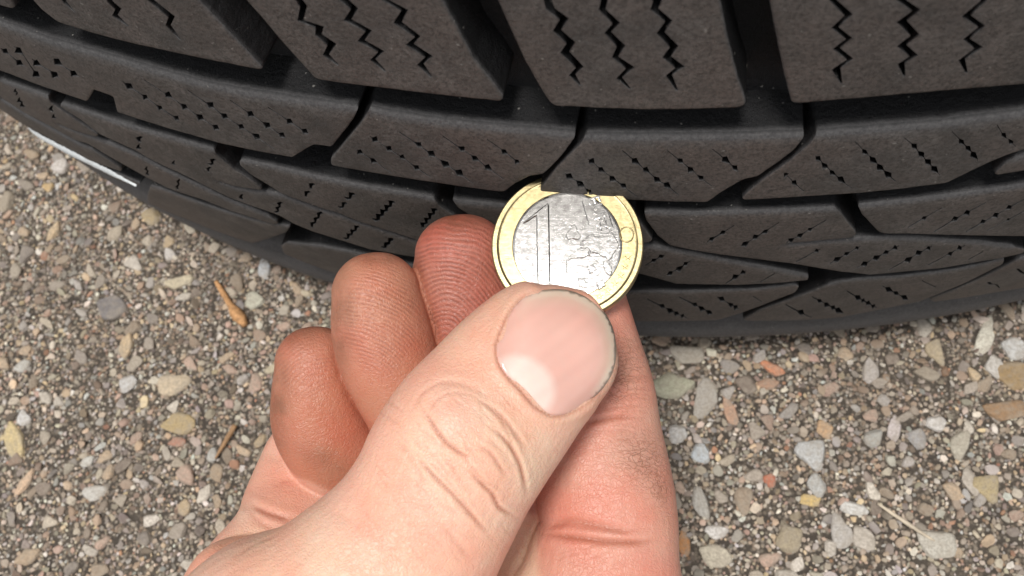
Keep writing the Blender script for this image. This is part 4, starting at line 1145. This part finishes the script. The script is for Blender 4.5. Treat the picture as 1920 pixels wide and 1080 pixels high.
for (mk, cx, cy, rx, ry, a_, amt) in ((ix, 1170, 700, 40, 70, .2, .9), (ix, 1205, 860, 45, 50, -.5, 1.0), (ix, 1232, 905, 26, 50, -.3, .8), (is_['thumb'], 990, 600, 30, 90, .9, .15)):
    dx, dy = X - cx, Y - cy; u_ = (dx * math.cos(a_) + dy * math.sin(a_)) / rx; v__ = (-dx * math.sin(a_) + dy * math.cos(a_)) / ry
    wr = np.maximum(wr, amt * np.exp(-(u_ ** 2 + v__ ** 2)) * mk)
phase = np.zeros(nv); rmask = np.zeros(nv)
for nm, cx, cy, sx, sy, px_, amt, (mx, my, mrx, mry) in (('middle', 835, 650, 1.0, .78, 7.2, 1.0, (860, 530, 95, 130)), ('ring', 640, 800, 1.0, .9, 7.0, .62, (715, 600, 75, 105)), ('little', 640, 860, 1.0, .8, 6.6, .38, (575, 690, 60, 60))):
    m_ = is_[nm]
    r = np.hypot((X - cx) * sx, (Y - cy) * sy)
    phase[m_] = (r / px_ * 2 * math.pi)[m_]
    q = np.hypot((X - mx) / mrx, (Y - my) / mry)
    rmask[m_] = (amt * np.clip((1.15 - q) / .35, 0, 1) * np.clip(facing * 2.5, 0, 1))[m_]
hand = empty('hand', tuple(w_from_cam(px3(600, 1850, 140))))
tag(hand, 'right hand pinching the coin between thumb and forefinger, other fingers curled, dirty fingertips', 'hand')
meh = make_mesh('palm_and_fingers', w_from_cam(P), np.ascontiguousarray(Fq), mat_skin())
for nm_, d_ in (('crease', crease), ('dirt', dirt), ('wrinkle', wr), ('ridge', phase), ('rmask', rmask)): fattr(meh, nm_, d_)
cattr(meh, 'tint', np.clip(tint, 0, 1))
o = link('skin', meh); keep_world(o, hand)
print('hand faces', nf)
# thumb nail, laid on the skin
bvh = BVHTree.FromPolygons([Vector(p) for p in P[np.arange(nv)].tolist()], Fq.tolist()) if nv < 0 else None
idn = np.where(is_['thumb'] & (facing > .0) & (X > 880) & (X < 1190) & (Y > 490) & (Y < 830))[0]
A_ = np.stack([np.ones(len(idn)), (X[idn] - 1040) / 100, (Y[idn] - 660) / 100], 1)
def poly4(x, y):
    u_, v__ = (x - 1040) / 100, (y - 660) / 100
    return np.stack([u_ ** i_ * v__ ** j_ for i_ in range(6) for j_ in range(6 - i_)], -1)
pin = idn[inside(PXY[idn], nl)]
coef, *_r = np.linalg.lstsq(poly4(X[pin], Y[pin]), -P[pin, 2], rcond=None)
gx, gy = np.meshgrid(np.arange(925, 1160, 5.0), np.arange(538, 786, 5.0))
G = np.stack([gx.ravel(), gy.ravel()], 1) + rng.uniform(-.8, .8, (gx.size, 2)); G = G[inside(G, nl)]
G = G[seg_dist(G, nl) > 2.5]
nlr = refine(nl, 5)
V2 = np.concatenate([nlr, G])
res = delaunay_2d_cdt([Vector(p) for p in V2.tolist()], [(i_, (i_ + 1) % len(nlr)) for i_ in range(len(nlr))], [], 1, 1e-4)
Q = np.array([tuple(p) for p in res[0]]); T = [list(f) for f in res[2]]
de = seg_dist(Q, nl)
# free edge is a real rim, the other sides dip under the fold
free = freeness(Q[:, 0], Q[:, 1])
h = .26 * (1 - np.exp(-de / 16)) + (-.14 * (1 - free) + .0 * free) * np.exp(-de / 12) + .05
pr_ = Q[:, 0] * .6 + Q[:, 1] * .8
h = h + .007 * np.sin(pr_ / 3.9) * np.sin(pr_ / 17)
dep = poly4(Q[:, 0], Q[:, 1]) @ coef - h
Pn = px3(Q[:, 0], Q[:, 1], dep)
lun = np.hypot((Q[:, 0] - 966) / 78, (Q[:, 1] - 733) / 70)
kl = np.clip((1.05 - lun) / .22, 0, 1)[:, None]; kl = kl * np.clip((de - 1) / 7, 0, 1)[:, None]
kl = kl * .8; tn = np.array([.75, .44, .37]) * (1 - kl) + np.array([.84, .67, .60]) * kl
kf = (np.clip((16 - de) / 7, 0, 1) * free)[:, None]
tn = tn * (1 - kf) + np.array([.86, .72, .60]) * kf
kt = (np.clip((34 - de) / 22, 0, 1) * np.clip((Q[:, 0] - 960) / 60, 0, 1) * np.clip((720 - Q[:, 1]) / 40, 0, 1))[:, None] * .6
tn = tn * (1 + .03 * np.sin(pr_ / 5.5) * np.sin(pr_ / 21 + 1))[:, None]
tn = tn * (1 - kt) + np.array([.84, .62, .48]) * kt
men = make_mesh('thumb_nail', w_from_cam(Pn), T, mat_nail())
bm = bmesh.new(); bm.from_mesh(men); bmesh.ops.recalc_face_normals(bm, faces=bm.faces)
bm.faces.ensure_lookup_table()
if sum((f.normal.dot(Vector(CAMW) - f.calc_center_median()) for f in bm.faces)) < 0: bmesh.ops.reverse_faces(bm, faces=bm.faces)
bm.to_mesh(men); bm.free()
cattr(men, 'tint', tn)
o = link('thumb_nail', men); keep_world(o, hand)
sd = o.modifiers.new('thickness', 'SOLIDIFY'); sd.thickness = .45 * MM; sd.offset = -1
